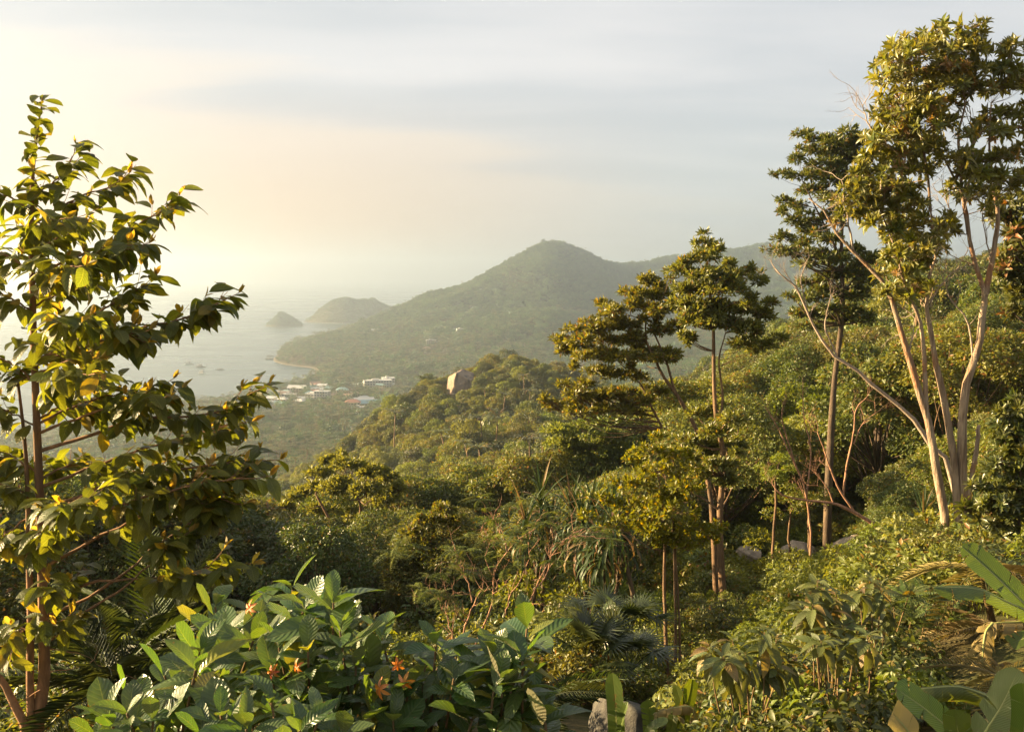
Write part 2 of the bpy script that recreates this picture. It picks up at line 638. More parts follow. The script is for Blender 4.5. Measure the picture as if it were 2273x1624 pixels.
MAT = dict(
    land=land_mat(), sea=sea_mat(),
    olive=leaf_mat('olive_leaf', (0.128, 0.135, 0.022), (0.082, 0.098, 0.018), old=(0.16, 0.085, 0.02), transl=0.30),
    green=leaf_mat('green_leaf', (0.098, 0.118, 0.020), (0.060, 0.086, 0.018), old=(0.13, 0.10, 0.02), transl=0.30),
    dark=leaf_mat('dark_leaf', (0.046, 0.068, 0.017), (0.066, 0.074, 0.016), old=(0.10, 0.06, 0.02), transl=0.22, rough=0.4),
    lime=leaf_mat('lime_leaf', (0.135, 0.15, 0.026), (0.10, 0.125, 0.023), transl=0.35),
    far=leaf_mat('far_canopy', (0.075, 0.122, 0.036), (0.036, 0.074, 0.030), old=(0.12, 0.10, 0.03), transl=0.2, var=0.9),
    palm=leaf_mat('palm_leaf', (0.115, 0.115, 0.03), (0.075, 0.085, 0.022), old=(0.15, 0.10, 0.035), transl=0.25, rough=0.38),
    bark=bark_mat('brown_bark', (0.20, 0.125, 0.07), (0.10, 0.062, 0.036), dark=(0.07, 0.055, 0.04)),
    dkbark=bark_mat('dark_bark', (0.10, 0.07, 0.045), (0.05, 0.036, 0.026), dark=(0.14, 0.10, 0.06)),
    pale=bark_mat('pale_bark', (0.34, 0.26, 0.185), (0.15, 0.10, 0.065), dark=(0.26, 0.12, 0.055), su=11, sv=1.1, bump=1.0, dist=0.05),
    dead=bark_mat('dead_wood', (0.34, 0.27, 0.21), (0.22, 0.17, 0.13), su=20, sv=3.0, bump=0.5, dist=0.01),
    deadred=bark_mat('reddish_dead_wood', (0.36, 0.20, 0.12), (0.20, 0.11, 0.07), su=20, sv=3.0, bump=0.5, dist=0.01),
)
# ---------------------------------------------------------------- the land, the sea and the air
NEAR = {
    -180: [(1, 158), (10, 159), (50, 163), (200, 180), (600, 210), (1000, 200)],
    -140: [(1, 158), (10, 158.5), (50, 157), (200, 150), (500, 140), (1000, 100)],
    -100: [(1, 158), (10, 157.0), (50, 145), (200, 105), (600, 35), (1000, 4)],
    -60: [(1, 158), (5, 156.8), (10, 155.0), (30, 146), (100, 117), (300, 68), (700, 22), (1000, 4)],
    -35: [(1, 158), (3, 157.2), (6, 156.6), (8, 156.2), (15, 153.5), (30, 147), (60, 136), (120, 115), (250, 80), (500, 34), (900, 8)],
    -24: [(1, 158), (3, 157.2), (6, 156.6), (8, 156.2), (15, 153.5), (30, 147), (60, 136), (120, 115), (250, 80), (500, 34), (900, 9)],
    -13: [(1, 158), (3, 156.9), (5, 156.5), (8, 155.9), (15, 153.4), (30, 147.5), (60, 138), (110, 122), (200, 98), (400, 66), (600, 30), (900, 9)],
    -6: [(1, 158), (3, 156.8), (5, 156.4), (8, 155.8), (15, 153.4), (30, 148), (60, 139), (110, 123), (200, 103), (330, 99), (405, 108), (500, 82), (700, 30), (900, 10)],
    1: [(1, 158), (3, 156.7), (5, 156.4), (8, 155.8), (15, 153.5), (30, 148.5), (50, 142.5), (80, 133), (150, 115), (250, 101), (330, 107), (415, 120), (480, 108), (700, 45), (950, 12)],
    7: [(1, 158), (5, 156.4), (8, 155.7), (15, 153.3), (30, 149), (50, 143), (80, 135), (150, 122), (250, 110), (400, 98), (500, 84), (800, 40), (1000, 15)],
    14: [(1, 158), (5, 156.3), (8, 155.4), (15, 153.0), (30, 149.5), (50, 144.5), (65, 143), (100, 142), (200, 137), (300, 129), (420, 116), (600, 85), (1000, 40)],
    21: [(1, 158), (5, 156.5), (8, 155.9), (15, 155.0), (22, 153.8), (30, 151), (50, 145), (65, 143.3), (90, 144.5), (140, 146), (220, 147), (320, 149), (420, 143), (600, 110), (1000, 45)],
    28: [(1, 158), (5, 156.8), (8, 156.4), (15, 155.6), (22, 154.2), (40, 150.2), (65, 149.5), (100, 152.5), (150, 153), (220, 155), (300, 158), (450, 154), (1000, 120)],
    40: [(1, 158), (10, 156.8), (22, 156), (60, 158), (100, 162), (200, 178), (400, 200), (1000, 200)],
    70: [(1, 158), (10, 158.5), (50, 163), (200, 188), (500, 225), (1000, 220)],
    130: [(1, 158), (10, 159), (50, 164), (200, 185), (500, 215), (1000, 210)],
    180: [(1, 158), (10, 159), (50, 163), (200, 180), (600, 210), (1000, 200)],
}
FAR = {
    -180: [(700, 205), (1500, 150), (3000, 20), (3400, -6)],
    -140: [(700, 130), (1200, 80), (2500, 10), (3000, -6)],
    -100: [(700, 25), (1000, 4), (1100, -4), (1300, -6)],
    -60: [(700, 20), (1000, 4), (1070, -3), (1300, -6)],
    -35: [(700, 15), (900, 5), (985, 1), (1010, -3), (1200, -6)],
    -24: [(700, 18), (900, 9), (1060, 3), (1085, -2), (1250, -6)],
    -17.4: [(700, 20), (900, 9), (1190, 4), (1240, 1), (1260, -2), (1450, -6)],
    -14.6: [(700, 20), (900, 9), (1330, 3), (1350, -2), (1500, -6), (1790, -6), (2200, -6)],
    -13.8: [(700, 20), (900, 9), (1350, 3), (1370, -2), (1500, -6), (1770, -4), (1790, 2), (1830, 3), (1860, -3), (2000, -6)],
    -12.4: [(700, 20), (900, 9), (1395, 3), (1415, -2), (1550, -5), (1690, -3), (1705, 3), (1800, 8), (1950, 12), (2060, 6), (2150, -3), (2300, -6)],
    -10.8: [(700, 24), (900, 10), (1500, 4), (1630, 2), (1650, -1), (1680, 1), (1700, 4), (1850, 13), (2060, 28), (2250, 1), (2300, -5), (2400, -6)],
    -8.7: [(700, 26), (900, 10), (1500, 6), (1900, 15), (2050, 26), (2200, 45), (2450, 10), (2550, -5), (2700, -6)],
    -6.7: [(700, 28), (900, 11), (1500, 8), (1900, 20), (2100, 36), (2350, 60), (2600, 15), (2750, -5), (2900, -6)],
    -4.9: [(700, 32), (900, 12), (1500, 9), (1850, 24), (2150, 54), (2420, 88), (2700, 25), (2850, -5), (3000, -6)],
    -2.7: [(700, 36), (900, 14), (1500, 10), (1750, 22), (2150, 66), (2500, 120), (2800, 40), (3000, -5), (3200, -6)],
    -0.8: [(700, 40), (900, 18), (1500, 12), (1750, 26), (2150, 90), (2560, 179), (2900, 70), (3200, -5), (3400, -6)],
    2.0: [(700, 50), (950, 18), (1500, 14), (1750, 30), (2100, 95), (2350, 178), (2600, 240), (3000, 120), (3500, -6)],
    4.5: [(700, 55), (950, 20), (1500, 14), (1800, 24), (2150, 66), (2450, 158), (2650, 222), (3000, 130), (3500, -6)],
    7.4: [(700, 60), (1000, 25), (1500, 14), (1800, 22), (2300, 48), (2700, 126), (2950, 186), (3300, 100), (3800, -6)],
    10.5: [(700, 75), (1000, 35), (1500, 18), (1900, 28), (2400, 66), (2800, 148), (3000, 202), (3500, 80), (3900, -6)],
    14.3: [(700, 85), (1000, 45), (1500, 20), (1900, 34), (2400, 90), (2800, 190), (3000, 246), (3500, 90), (3900, -6)],
    18.0: [(700, 95), (1000, 50), (1500, 25), (1900, 38), (2400, 84), (2800, 150), (3000, 184), (3500, 80), (3900, -6)],
    28: [(700, 150), (1000, 130), (1500, 60), (1900, 45), (2400, 84), (2800, 155), (3000, 190), (3500, 80), (3900, -6)],
    40: [(700, 205), (1000, 200), (1500, 140), (2400, 60), (3500, -6)],
    70: [(700, 220), (1000, 220), (1500, 140), (2400, 40), (3200, -6)],
    130: [(700, 215), (1000, 210), (1500, 140), (2400, 40), (3200, -6)],
    180: [(700, 205), (1500, 150), (3000, 20), (3400, -6)],
}


def table(T, blur):
    az = np.array(sorted(T), float); Lg = np.linspace(0, math.log(4500), 900)
    Z = np.array([np.interp(Lg, np.log([d for d, _ in T[a]]), [z for _, z in T[a]]) for a in az])
    k = np.hanning(15); k /= k.sum()
    Z = np.array([np.convolve(np.pad(r, 7, 'edge'), k, 'valid') for r in Z])
    A = np.linspace(-180, 180, 721)
    i = np.clip(np.searchsorted(az, A) - 1, 0, len(az) - 2)
    f = np.clip((A - az[i]) / (az[i + 1] - az[i]), 0, 1)[:, None]
    D = Z[i] * (1 - f) + Z[i + 1] * f
    h = int(blur * 2)
    k = np.hanning(2 * h + 3)[1:-1]; k /= k.sum()
    P = np.concatenate([D[-h - 1:-1], D, D[1:h + 1]]) if h else D
    out = sum(k[q] * P[q:q + 721] for q in range(2 * h + 1))
    return Lg, out


T_NEAR, T_FAR = table(NEAR, 4.0), table(FAR, 1.0)


def look(T, az, lg):
    L, Z = T
    s = np.clip((az + 180) * 2, 0, 719.999); i = s.astype(int); f = s - i
    t = np.clip(lg / L[-1] * (len(L) - 1), 0, len(L) - 1.001)
    j = t.astype(int); h = t - j
    v = lambda ii: Z[ii, j] * (1 - h) + Z[ii, j + 1] * h
    return v(i) * (1 - f) + v(i + 1) * f


def ground(x, y):
    x = np.asarray(x, float); y = np.asarray(y, float)
    d = np.maximum(np.hypot(x, y), 1.0)
    az = np.degrees(np.arctan2(x, y)); lg = np.log(d)
    b = np.clip((lg - math.log(700)) / (math.log(950) - math.log(700)), 0, 1); b = b * b * (3 - 2 * b)
    z = look(T_NEAR, az, lg) * (1 - b) + look(T_FAR, az, lg) * b
    amp = np.clip((z - 12) / 60, 0, 1)
    far = np.clip((d - 500) / 700, 0, 1)
    z = z + amp * far * (fbm(x / 330, y / 330, 3, 4) * 40 - np.abs(fbm(x / 300, y / 300, 11, 4)) * 95 + 17)
    z = z + np.clip((d - 8) / 60, 0, 1) * (1 - far) * fbm(x / 30, y / 30, 5, 4) * 2.4
    z = z + np.clip(d / 10, 0, 1) * (1 - far) * fbm(x / 3.0, y / 3.0, 8, 3) * 0.35
    return np.where(d > 4300, -6.0, z)


def build_land():
    az = np.unique(np.concatenate([np.linspace(-180, -40, 50), np.linspace(-40, 40, 260), np.linspace(40, 180, 50)]))[:-1]
    dd = np.exp(np.linspace(math.log(0.6), math.log(4400), 300))
    A, D = np.meshgrid(np.radians(az), dd, indexing='ij')
    X, Yv = np.sin(A) * D, np.cos(A) * D
    Z = ground(X, Yv)
    n, m = X.shape
    V = np.stack([X, Yv, Z], -1).reshape(-1, 3)
    i = np.arange(n)[:, None]; j = np.arange(m - 1)[None, :]; i2 = (i + 1) % n
    F = np.stack([i * m + j, i * m + j + 1, i2 * m + j + 1, i2 * m + j], -1).reshape(-1, 4)
    V = np.vstack([V, [(0, 0, 158.0)]])
    c = n * m
    ii = np.arange(n)
    F3 = np.stack([np.full(n, c), ii * m, ((ii + 1) % n) * m], -1)
    g = Geo(); g.add(V, F, F3)
    o = part('terrain', g.mesh('terrain', MAT['land']))
    tag(o, 'forested slopes falling from the viewpoint to the bay', kind='structure')


def build_sea():
    g = Geo()
    R = [0, 900, 2000, 4000, 7000, 10000, 14000]; n = 96
    th = np.arange(n) * 2 * math.pi / n
    V = [(0, 0, 0)]
    F4, F3 = [], []
    for r in R[1:]:
        V += [(r * math.cos(t), r * math.sin(t), 0) for t in th]
    for k in range(n):
        F3.append((0, 1 + k, 1 + (k + 1) % n))
        for q in range(len(R) - 2):
            a = 1 + q * n
            F4.append((a + k, a + n + k, a + n + (k + 1) % n, a + (k + 1) % n))
    g.add(V, F4, F3)
    o = part('sea', g.mesh('sea', MAT['sea'], False))
    tag(o, 'calm pale sea in the bay and out to the horizon', kind='structure')


def build_haze():
    m, g = new_mat('haze')
    v = g.n('ShaderNodeVolumePrincipled')
    v.inputs['Color'].default_value = (0.68, 0.79, 0.90, 1)
    v.inputs['Density'].default_value = HAZE_DENSITY
    v.inputs['Anisotropy'].default_value = 0.77
    g.l.new(v.outputs[0], g.out.inputs['Volume'])
    L, z0, z1 = 14600.0, -9.0, 330.0
    V = [(x, y, z) for x in (-L, L) for y in (-L, L) for z in (z0, z1)]
    q = Geo()
    q.add(V, [(0, 1, 3, 2), (4, 6, 7, 5), (0, 4, 5, 1), (2, 3, 7, 6), (0, 2, 6, 4), (1, 5, 7, 3)])
    o = part('haze', q.mesh('haze', m, False))
    tag(o, 'warm sunlit haze hanging over the bay', kind='stuff')


build_land()
build_sea()
build_haze()
# ---------------------------------------------------------------- forest: tree kinds, countable trees, far woods
def clump_cloud(rng, centers, radii, n, flat=0.7, shell=0.55):
    """points and outward directions on the shells of leaf clumps"""
    w = np.array(radii) ** 2; w = w / w.sum()
    k = rng.choice(len(centers), n, p=w)
    d = sph(n, rng)
    d[:, 2] = np.where(d[:, 2] < -0.35, -d[:, 2], d[:, 2])
    r = np.array(radii)[k] * (shell + (1 - shell) * rng.random(n) ** 0.6)
    p = np.array(centers)[k] + d * r[:, None] * np.array((1, 1, flat))
    return p, d


def leaf_dirs(rng, d, hang=0.25, up=0.7):
    n = len(d)
    axis = norm(d * np.array((1, 1, 0.4)) + rng.normal(size=(n, 3)) * 0.55 + np.array((0, 0, -hang)))
    nor = norm(d * 1.0 + np.array((0, 0, up * 0.35)) + rng.normal(size=(n, 3)) * 0.38)
    return axis, nor


def make_tree(seed, height, crown, leaf, n_leaf, tpl, trunk_r, base=0.42, n_clump=16, tall=0.75, flat=0.65, sides=6, shape='round'):
    """a tree at the origin: trunk with limbs, crown of leaf clumps"""
    rng = np.random.default_rng(seed)
    hb = height * base
    top = height - 0.25 * crown * tall
    cz = (hb + height) / 2
    hz = (height - hb) / 2
    cs, rs = [], []
    for k in range(n_clump):
        a = k * 2.399 + rng.normal() * 0.4
        u = (k + 0.5) / n_clump
        if shape == 'round':
            zz = 1 - 1.75 * u
            rr = math.sqrt(max(0.05, 1 - zz * zz))
            rr = rr * 0.72
        elif shape == 'layer':
            zz = 0.9 - 1.8 * u
            rr = (0.35 + 0.55 * u) * rng.uniform(0.6, 1.15)
        else:                                   # umbrella
            zz = rng.uniform(-0.25, 0.8) * (1 - 0.4 * u)
            rr = math.sqrt(u) * 0.85
        cs.append((math.cos(a) * rr * crown, math.sin(a) * rr * crown, cz + zz * hz * 0.8))
        rs.append(crown * rng.uniform(0.27, 0.44) * (0.9 if shape != 'layer' else 0.8))
    lean = rng.normal(size=2) * 0.05 * height
    tp = np.array([(0, 0, -0.8), (lean[0] * .2, lean[1] * .2, hb * 0.5), (lean[0] * .6, lean[1] * .6, hb), (lean[0], lean[1], top * 0.92)])
    path = spline(tp, 9)
    g = tube(path, np.linspace(trunk_r * 1.25, trunk_r * 0.3, 9), sides)
    for c, r in zip(cs, rs):
        s = path[min(8, 3 + rng.integers(0, 4))]
        mid = (s * 0.5 + np.array(c) * 0.5) + np.array((0, 0, -0.1 * crown)) + rng.normal(size=3) * 0.08 * crown
        g.join(tube(spline([s, mid, c], 5), np.linspace(trunk_r * 0.42, trunk_r * 0.08, 5), max(3, sides - 2), cap=False))
    p, d = clump_cloud(rng, cs, rs, n_leaf, flat)
    ax, no = leaf_dirs(rng, d)
    q = Geo()
    place(q, tpl, p, ax, no, leaf * rng.uniform(0.7, 1.3, n_leaf), rng.random(n_leaf))
    return g, q


def frond_flat(rng, L, w, n=5, droop=1.0):
    """a palm frond seen from afar: a ribbed vane with a sawtooth rim"""
    t = np.linspace(0, 1, n + 1)
    ang = 0.75 - droop * 1.7 * t
    y = np.concatenate([[0], np.cumsum(np.cos(ang[:-1]))]) * L / n
    z = np.concatenate([[0], np.cumsum(np.sin(ang[:-1]))]) * L / n
    V, F3 = [], []
    for i in range(n + 1):
        V.append((0, y[i], z[i]))
    b = len(V)
    for i in range(n):
        h = w * math.sin(math.pi * (0.15 + 0.8 * (i + .5) / n))
        for s in (-1, 1):
            V.append((s * h, (y[i] * .2 + y[i + 1] * .8) + 0.25 * h, (z[i] + z[i + 1]) / 2 - 0.45 * h))
            k = b + i * 2 + (0 if s < 0 else 1)
            F3.append((i, k, i + 1) if s > 0 else (i, i + 1, k))
    return np.array(V, float), np.zeros((0, 4), int), np.array(F3), np.zeros((len(V), 2))


def make_palm_far(seed, height, L, n=15):
    rng = np.random.default_rng(seed)
    lean = rng.normal(size=2) * 0.06 * height
    path = spline([(0, 0, -0.5), (lean[0] * .3, lean[1] * .3, height * .5), (lean[0], lean[1], height)], 5)
    g = tube(path, np.linspace(0.17, 0.11, 5), 4)
    q = Geo()
    for k in range(n):
        a = k * 2.399; dr = rng.uniform(0.7, 1.5)
        tpl = frond_flat(rng, L * rng.uniform(0.85, 1.1), 0.36, 5, dr)
        place(q, tpl, path[-1], (math.cos(a), math.sin(a), 0), (0, 0, 1), 1.0, [rng.random()])
    return g, q


SIMPLE = leaf_simple(0.45)
SIX = leaf_six(0.42)

# kinds for trees one can count (trunk + crown), with leaves as modelled faces
KIND = []
for seed, hgt, cr, lf, nl, tp, mt, shape, nc, base, bk in [
    (11, 8.5, 3.6, 0.20, 15000, SIMPLE, 'olive', 'round', 22, 0.30, 'bark'),
    (12, 7.5, 3.3, 0.17, 16000, SIMPLE, 'green', 'round', 20, 0.28, 'bark'),
    (13, 9.5, 3.4, 0.22, 13000, SIMPLE, 'olive', 'umbrella', 20, 0.42, 'bark'),
    (14, 7.0, 3.0, 0.19, 13000, SIMPLE, 'dark', 'round', 18, 0.25, 'dkbark'),
    (15, 9.0, 3.1, 0.21, 13000, SIMPLE, 'green', 'layer', 22, 0.38, 'dkbark'),
    (16, 6.5, 2.9, 0.24, 10000, SIMPLE, 'lime', 'round', 18, 0.25, 'bark'),
]:
    tg, cg = make_tree(seed, hgt, cr, lf, nl, tp, 0.16, base, nc, shape=shape)
    KIND.append(dict(h=hgt, r=cr, trunk=tg.mesh('trunk', MAT[bk]), crown=cg.mesh('crown', MAT[mt])))


def proto_collection(name, geos):
    c = bpy.data.collections.new(name)
    for k, (g, mat, g2, mat2) in enumerate(geos):
        nv4, nv3 = sum(len(f) for f in g.F4), sum(len(f) for f in g.F3)
        both = Geo().join(g).join(g2)
        me = both.mesh(name, mat)
        me.materials.append(mat2)
        F4a, F3a = nv4, nv3
        n4 = sum(len(f) for f in both.F4); n3 = sum(len(f) for f in both.F3)
        idx = np.zeros(n4 + n3, np.int32)
        idx[F4a:n4] = 1; idx[n4 + F3a:] = 1
        me.polygons.foreach_set('material_index', idx)
        c.objects.link(bpy.data.objects.new('%s_%02d' % (name, k), me))
    return c


def scatter_tree(name):
    t = bpy.data.node_groups.new(name, 'GeometryNodeTree')
    t.interface.new_socket('Geometry', in_out='INPUT', socket_type='NodeSocketGeometry')
    t.interface.new_socket('Geometry', in_out='OUTPUT', socket_type='NodeSocketGeometry')
    return t


def scatter(name, label, coll, pts, scale, rot, idx):
    """one object of kind stuff: the plants of a wood that nobody could count"""
    me = bpy.data.meshes.new(name)
    me.vertices.add(len(pts))
    me.vertices.foreach_set('co', np.asarray(pts, np.float32).ravel())
    for nm, typ, val in (('scl', 'FLOAT_VECTOR', scale), ('rot', 'FLOAT_VECTOR', rot)):
        a = me.attributes.new(nm, typ, 'POINT'); a.data.foreach_set('vector', np.asarray(val, np.float32).ravel())
    a = me.attributes.new('idx', 'INT', 'POINT'); a.data.foreach_set('value', np.asarray(idx, np.int32))
    o = part(name, me)
    tag(o, label, kind='stuff')
    t = scatter_tree(name)
    N, Lk = t.nodes, t.links
    gi, go = N.new('NodeGroupInput'), N.new('NodeGroupOutput')
    ci = N.new('GeometryNodeCollectionInfo')
    ci.inputs['Collection'].default_value = coll
    ci.inputs['Separate Children'].default_value = True
    ci.inputs['Reset Children'].default_value = True
    ip = N.new('GeometryNodeInstanceOnPoints')
    ip.inputs['Pick Instance'].default_value = True

    def attr(nm, typ):
        a = N.new('GeometryNodeInputNamedAttribute'); a.data_type = typ
        a.inputs['Name'].default_value = nm
        return [s for s in a.outputs if s.enabled and s.name == 'Attribute'][0]
    e2r = N.new('FunctionNodeEulerToRotation')
    Lk.new(attr('rot', 'FLOAT_VECTOR'), e2r.inputs[0])
    Lk.new(gi.outputs[0], ip.inputs['Points'])
    Lk.new(ci.outputs[0], ip.inputs['Instance'])
    Lk.new(attr('idx', 'INT'), ip.inputs['Instance Index'])
    Lk.new(e2r.outputs[0], ip.inputs['Rotation'])
    Lk.new(attr('scl', 'FLOAT_VECTOR'), ip.inputs['Scale'])
    Lk.new(ip.outputs[0], go.inputs[0])
    md = o.modifiers.new('scatter', 'NODES'); md.node_group = t
    return o


# prototypes of the woods
far_protos = []
for k in range(6):
    g, q = make_tree(100 + k, 7.5, 3.9, 1.15, 260, SIMPLE, 0.2, 0.12, 11, shape=('round', 'umbrella', 'round')[k % 3], sides=3)
    far_protos.append((g, MAT['dkbark'], q, MAT['far']))
for k in range(3):
    g, q = make_palm_far(200 + k, 8.0 + k, 3.4, 14)
    far_protos.append((g, MAT['bark'], q, MAT['palm']))
PC_FAR = proto_collection('wood_far', far_protos)

mid_protos = []
for k, (mt, shape) in enumerate([('olive', 'round'), ('green', 'round'), ('olive', 'umbrella'), ('dark', 'round'), ('lime', 'round'), ('green', 'layer'), ('olive', 'round'), ('dark', 'layer')]):
    g, q = make_tree(300 + k, 8.0, 3.7, 0.36, 4600, SIMPLE, 0.17, 0.14, 22, shape=shape, sides=4)
    mid_protos.append((g, MAT['bark'], q, MAT[mt]))
for k in range(3):
    g, q = make_palm_far(230 + k, 8.5 + k, 3.4, 17)
    mid_protos.append((g, MAT['bark'], q, MAT['palm']))
PC_MID = proto_collection('wood_mid', mid_protos)


def jitter_points(rng, d0, d1, az0, az1, spacing):
    """roughly even points over a ring sector"""
    out = []
    R = np.arange(d0, d1, spacing * 0.87)
    for i, r in enumerate(R):
        n = max(1, int(r * (az1 - az0) / spacing))
        a = az0 + (np.arange(n) + (i % 2) * 0.5 + rng.uniform(-.42, .42, n)) / n * (az1 - az0)
        rr = r + rng.uniform(-.42, .42, n) * spacing
        out.append(np.stack([np.sin(a) * rr, np.cos(a) * rr], 1))
    return np.concatenate(out)


TOWN = [tuple(pix(x, y, Y)[:2]) + (r,) for x, y, Y, r in [   # gaps in the trees round the houses: picture column and row, distance, radius
    (838, 868, 1285, 26), (862, 868, 1310, 16), (838, 874, 1245, 20), (776, 872, 1290, 15), (716, 894, 1180, 14), (716, 902, 1150, 14), (760, 884, 1215, 12), (660, 876, 1260, 15), (642, 890, 1190, 13), (668, 896, 1165, 11), (688, 890, 1195, 8),
    (800, 898, 1130, 19), (822, 906, 1105, 19), (783, 908, 1090, 14), (783, 914, 1065, 12), (724, 907, 1100, 12), (796, 916, 1070, 11), (744, 888, 1195, 8), (700, 868, 1290, 9), (722, 845, 1420, 9), (612, 876, 1245, 9), (625, 900, 1140, 11),
    (957, 792, 1820, 13), (957, 796, 1795, 10), (1008, 766, 1930, 11), (1022, 774, 1900, 11), (835, 735, 2050, 11), (948, 806, 1740, 8), (600, 1080, 190, 6), (1022, 880, 400, 8.5), (1018, 905, 390, 8.5), (1015, 925, 378, 8), (1010, 945, 367, 6)]]


_r = np.random.default_rng(66)
HOUSES = []
for _k in range(30):
    _px, _Y, _w = _r.uniform(560, 868), _r.uniform(1090, 1330), _r.uniform(9, 16)
    HOUSES.append((_px, 601 + (CAM_Z - 13 + _r.uniform(-1, 2)) / _Y * FPX, _Y, _w))
TOWN += [tuple(pix(h[0], h[1], h[2] - dy)[:2]) + (h[3] * .75,) for h in HOUSES for dy in (0, 12)]


def scatter_wood(name, label, coll, xy, n_broad, n_palm, palm_share, smin, smax, rng, sink=0.4):
    z = ground(xy[:, 0], xy[:, 1])
    ok = z > 0.9
    for cx, cy_, cr in TOWN:
        ok &= np.hypot(xy[:, 0] - cx, xy[:, 1] - cy_) > cr
    xy, z = xy[ok], z[ok]
    n = len(xy)
    ps = palm_share(xy, z)
    palm = rng.random(n) < ps
    idx = np.where(palm, n_broad + rng.integers(0, max(1, n_palm), n), rng.integers(0, n_broad, n))
    s = rng.uniform(smin, smax, n) * np.where(palm, 1.0, 1.0)
    s = s * (1 + np.clip(fbm(xy[:, 0] / 70, xy[:, 1] / 70, 79, 3) * 1.3, -.4, .5))
    big = rng.random(n) < 0.06
    s = np.where(big & ~palm, s * 1.35, s)
    scl = np.stack([s * rng.uniform(.9, 1.15, n), s * rng.uniform(.9, 1.15, n), s * rng.uniform(.8, 1.25, n)], 1)
    rot = np.stack([rng.normal(size=n) * .05, rng.normal(size=n) * .05, rng.uniform(0, 6.283, n)], 1)
    return scatter(name, label, coll, np.column_stack([xy, z - sink * s]), scl, rot, idx)
def far_woods():
    rng = np.random.default_rng(21)
    # the mountain, the headland and the ridge beyond
    xy = jitter_points(rng, 1450, 3080, rad(-15), rad(31), 8.2)
    scatter_wood('mountain_forest', 'dense forest covering the far mountain and headland', PC_FAR, xy, 6, 3,
                 lambda p, z: np.clip(0.5 - (z - 15) / 130 + fbm(p[:, 0] / 120, p[:, 1] / 120, 77, 3) * 1.1, 0.02, 0.8), 0.95, 1.5, rng)
    # palm groves and gardens of the plain round the town
    xy = jitter_points(rng, 520, 1450, rad(-33), rad(30), 7.0)
    scatter_wood('palm_grove', 'coconut palms and trees filling the plain behind the beach', PC_FAR, xy, 6, 3,
                 lambda p, z: np.clip(np.where(p[:, 0] < 120, 0.5, 0.2) + fbm(p[:, 0] / 90, p[:, 1] / 90, 78, 3) * 1.2, 0.02, 0.95), 0.85, 1.35, rng)
    # the near slopes and the spur with the rock
    xy = np.concatenate([jitter_points(rng, 118, 240, rad(-33), rad(36), 5.2), jitter_points(rng, 240, 540, rad(-33), rad(36), 6.4)])
    scatter_wood('hillside_forest', 'dense green forest on the spur and the slopes below', PC_MID, xy, 8, 3,
                 lambda p, z: np.full(len(z), 0.05), 0.72, 1.3, rng)


far_woods()
# ---------------------------------------------------------------- trees one can count on the slopes nearby
def envelope(px, d):
    """how high (picture row) plain slope trees may reach, so the view and the known trees stay clear"""
    if d < 26:
        xs, ys = [0, 500, 900, 1300, 1500, 1900, 2273], [1330, 1330, 1330, 1330, 1380, 1330, 1180]
    elif d < 62:
        xs, ys = [0, 420, 480, 600, 900, 1150, 1280, 1450, 1600, 1640, 2000, 2050, 2273], [1010, 1000, 1100, 1130, 1120, 1110, 1060, 1020, 1020, (790 if d > 55 else 1150), (760 if d > 55 else 1150), 1000, 880]
    else:
        xs, ys = [0, 380, 470, 620, 800, 1100, 1250, 1400, 1700, 1850, 2050, 2273], [1000, 1000, 1080, 1090, 1060, 1000, 950, 870, 750, 720, 715, 640]
    return np.interp(px, xs, ys)


LOOKS = {0: 'olive green', 1: 'mid green', 2: 'yellowish umbrella-shaped', 3: 'dark green rounded', 4: 'layered green', 5: 'light lime green'}


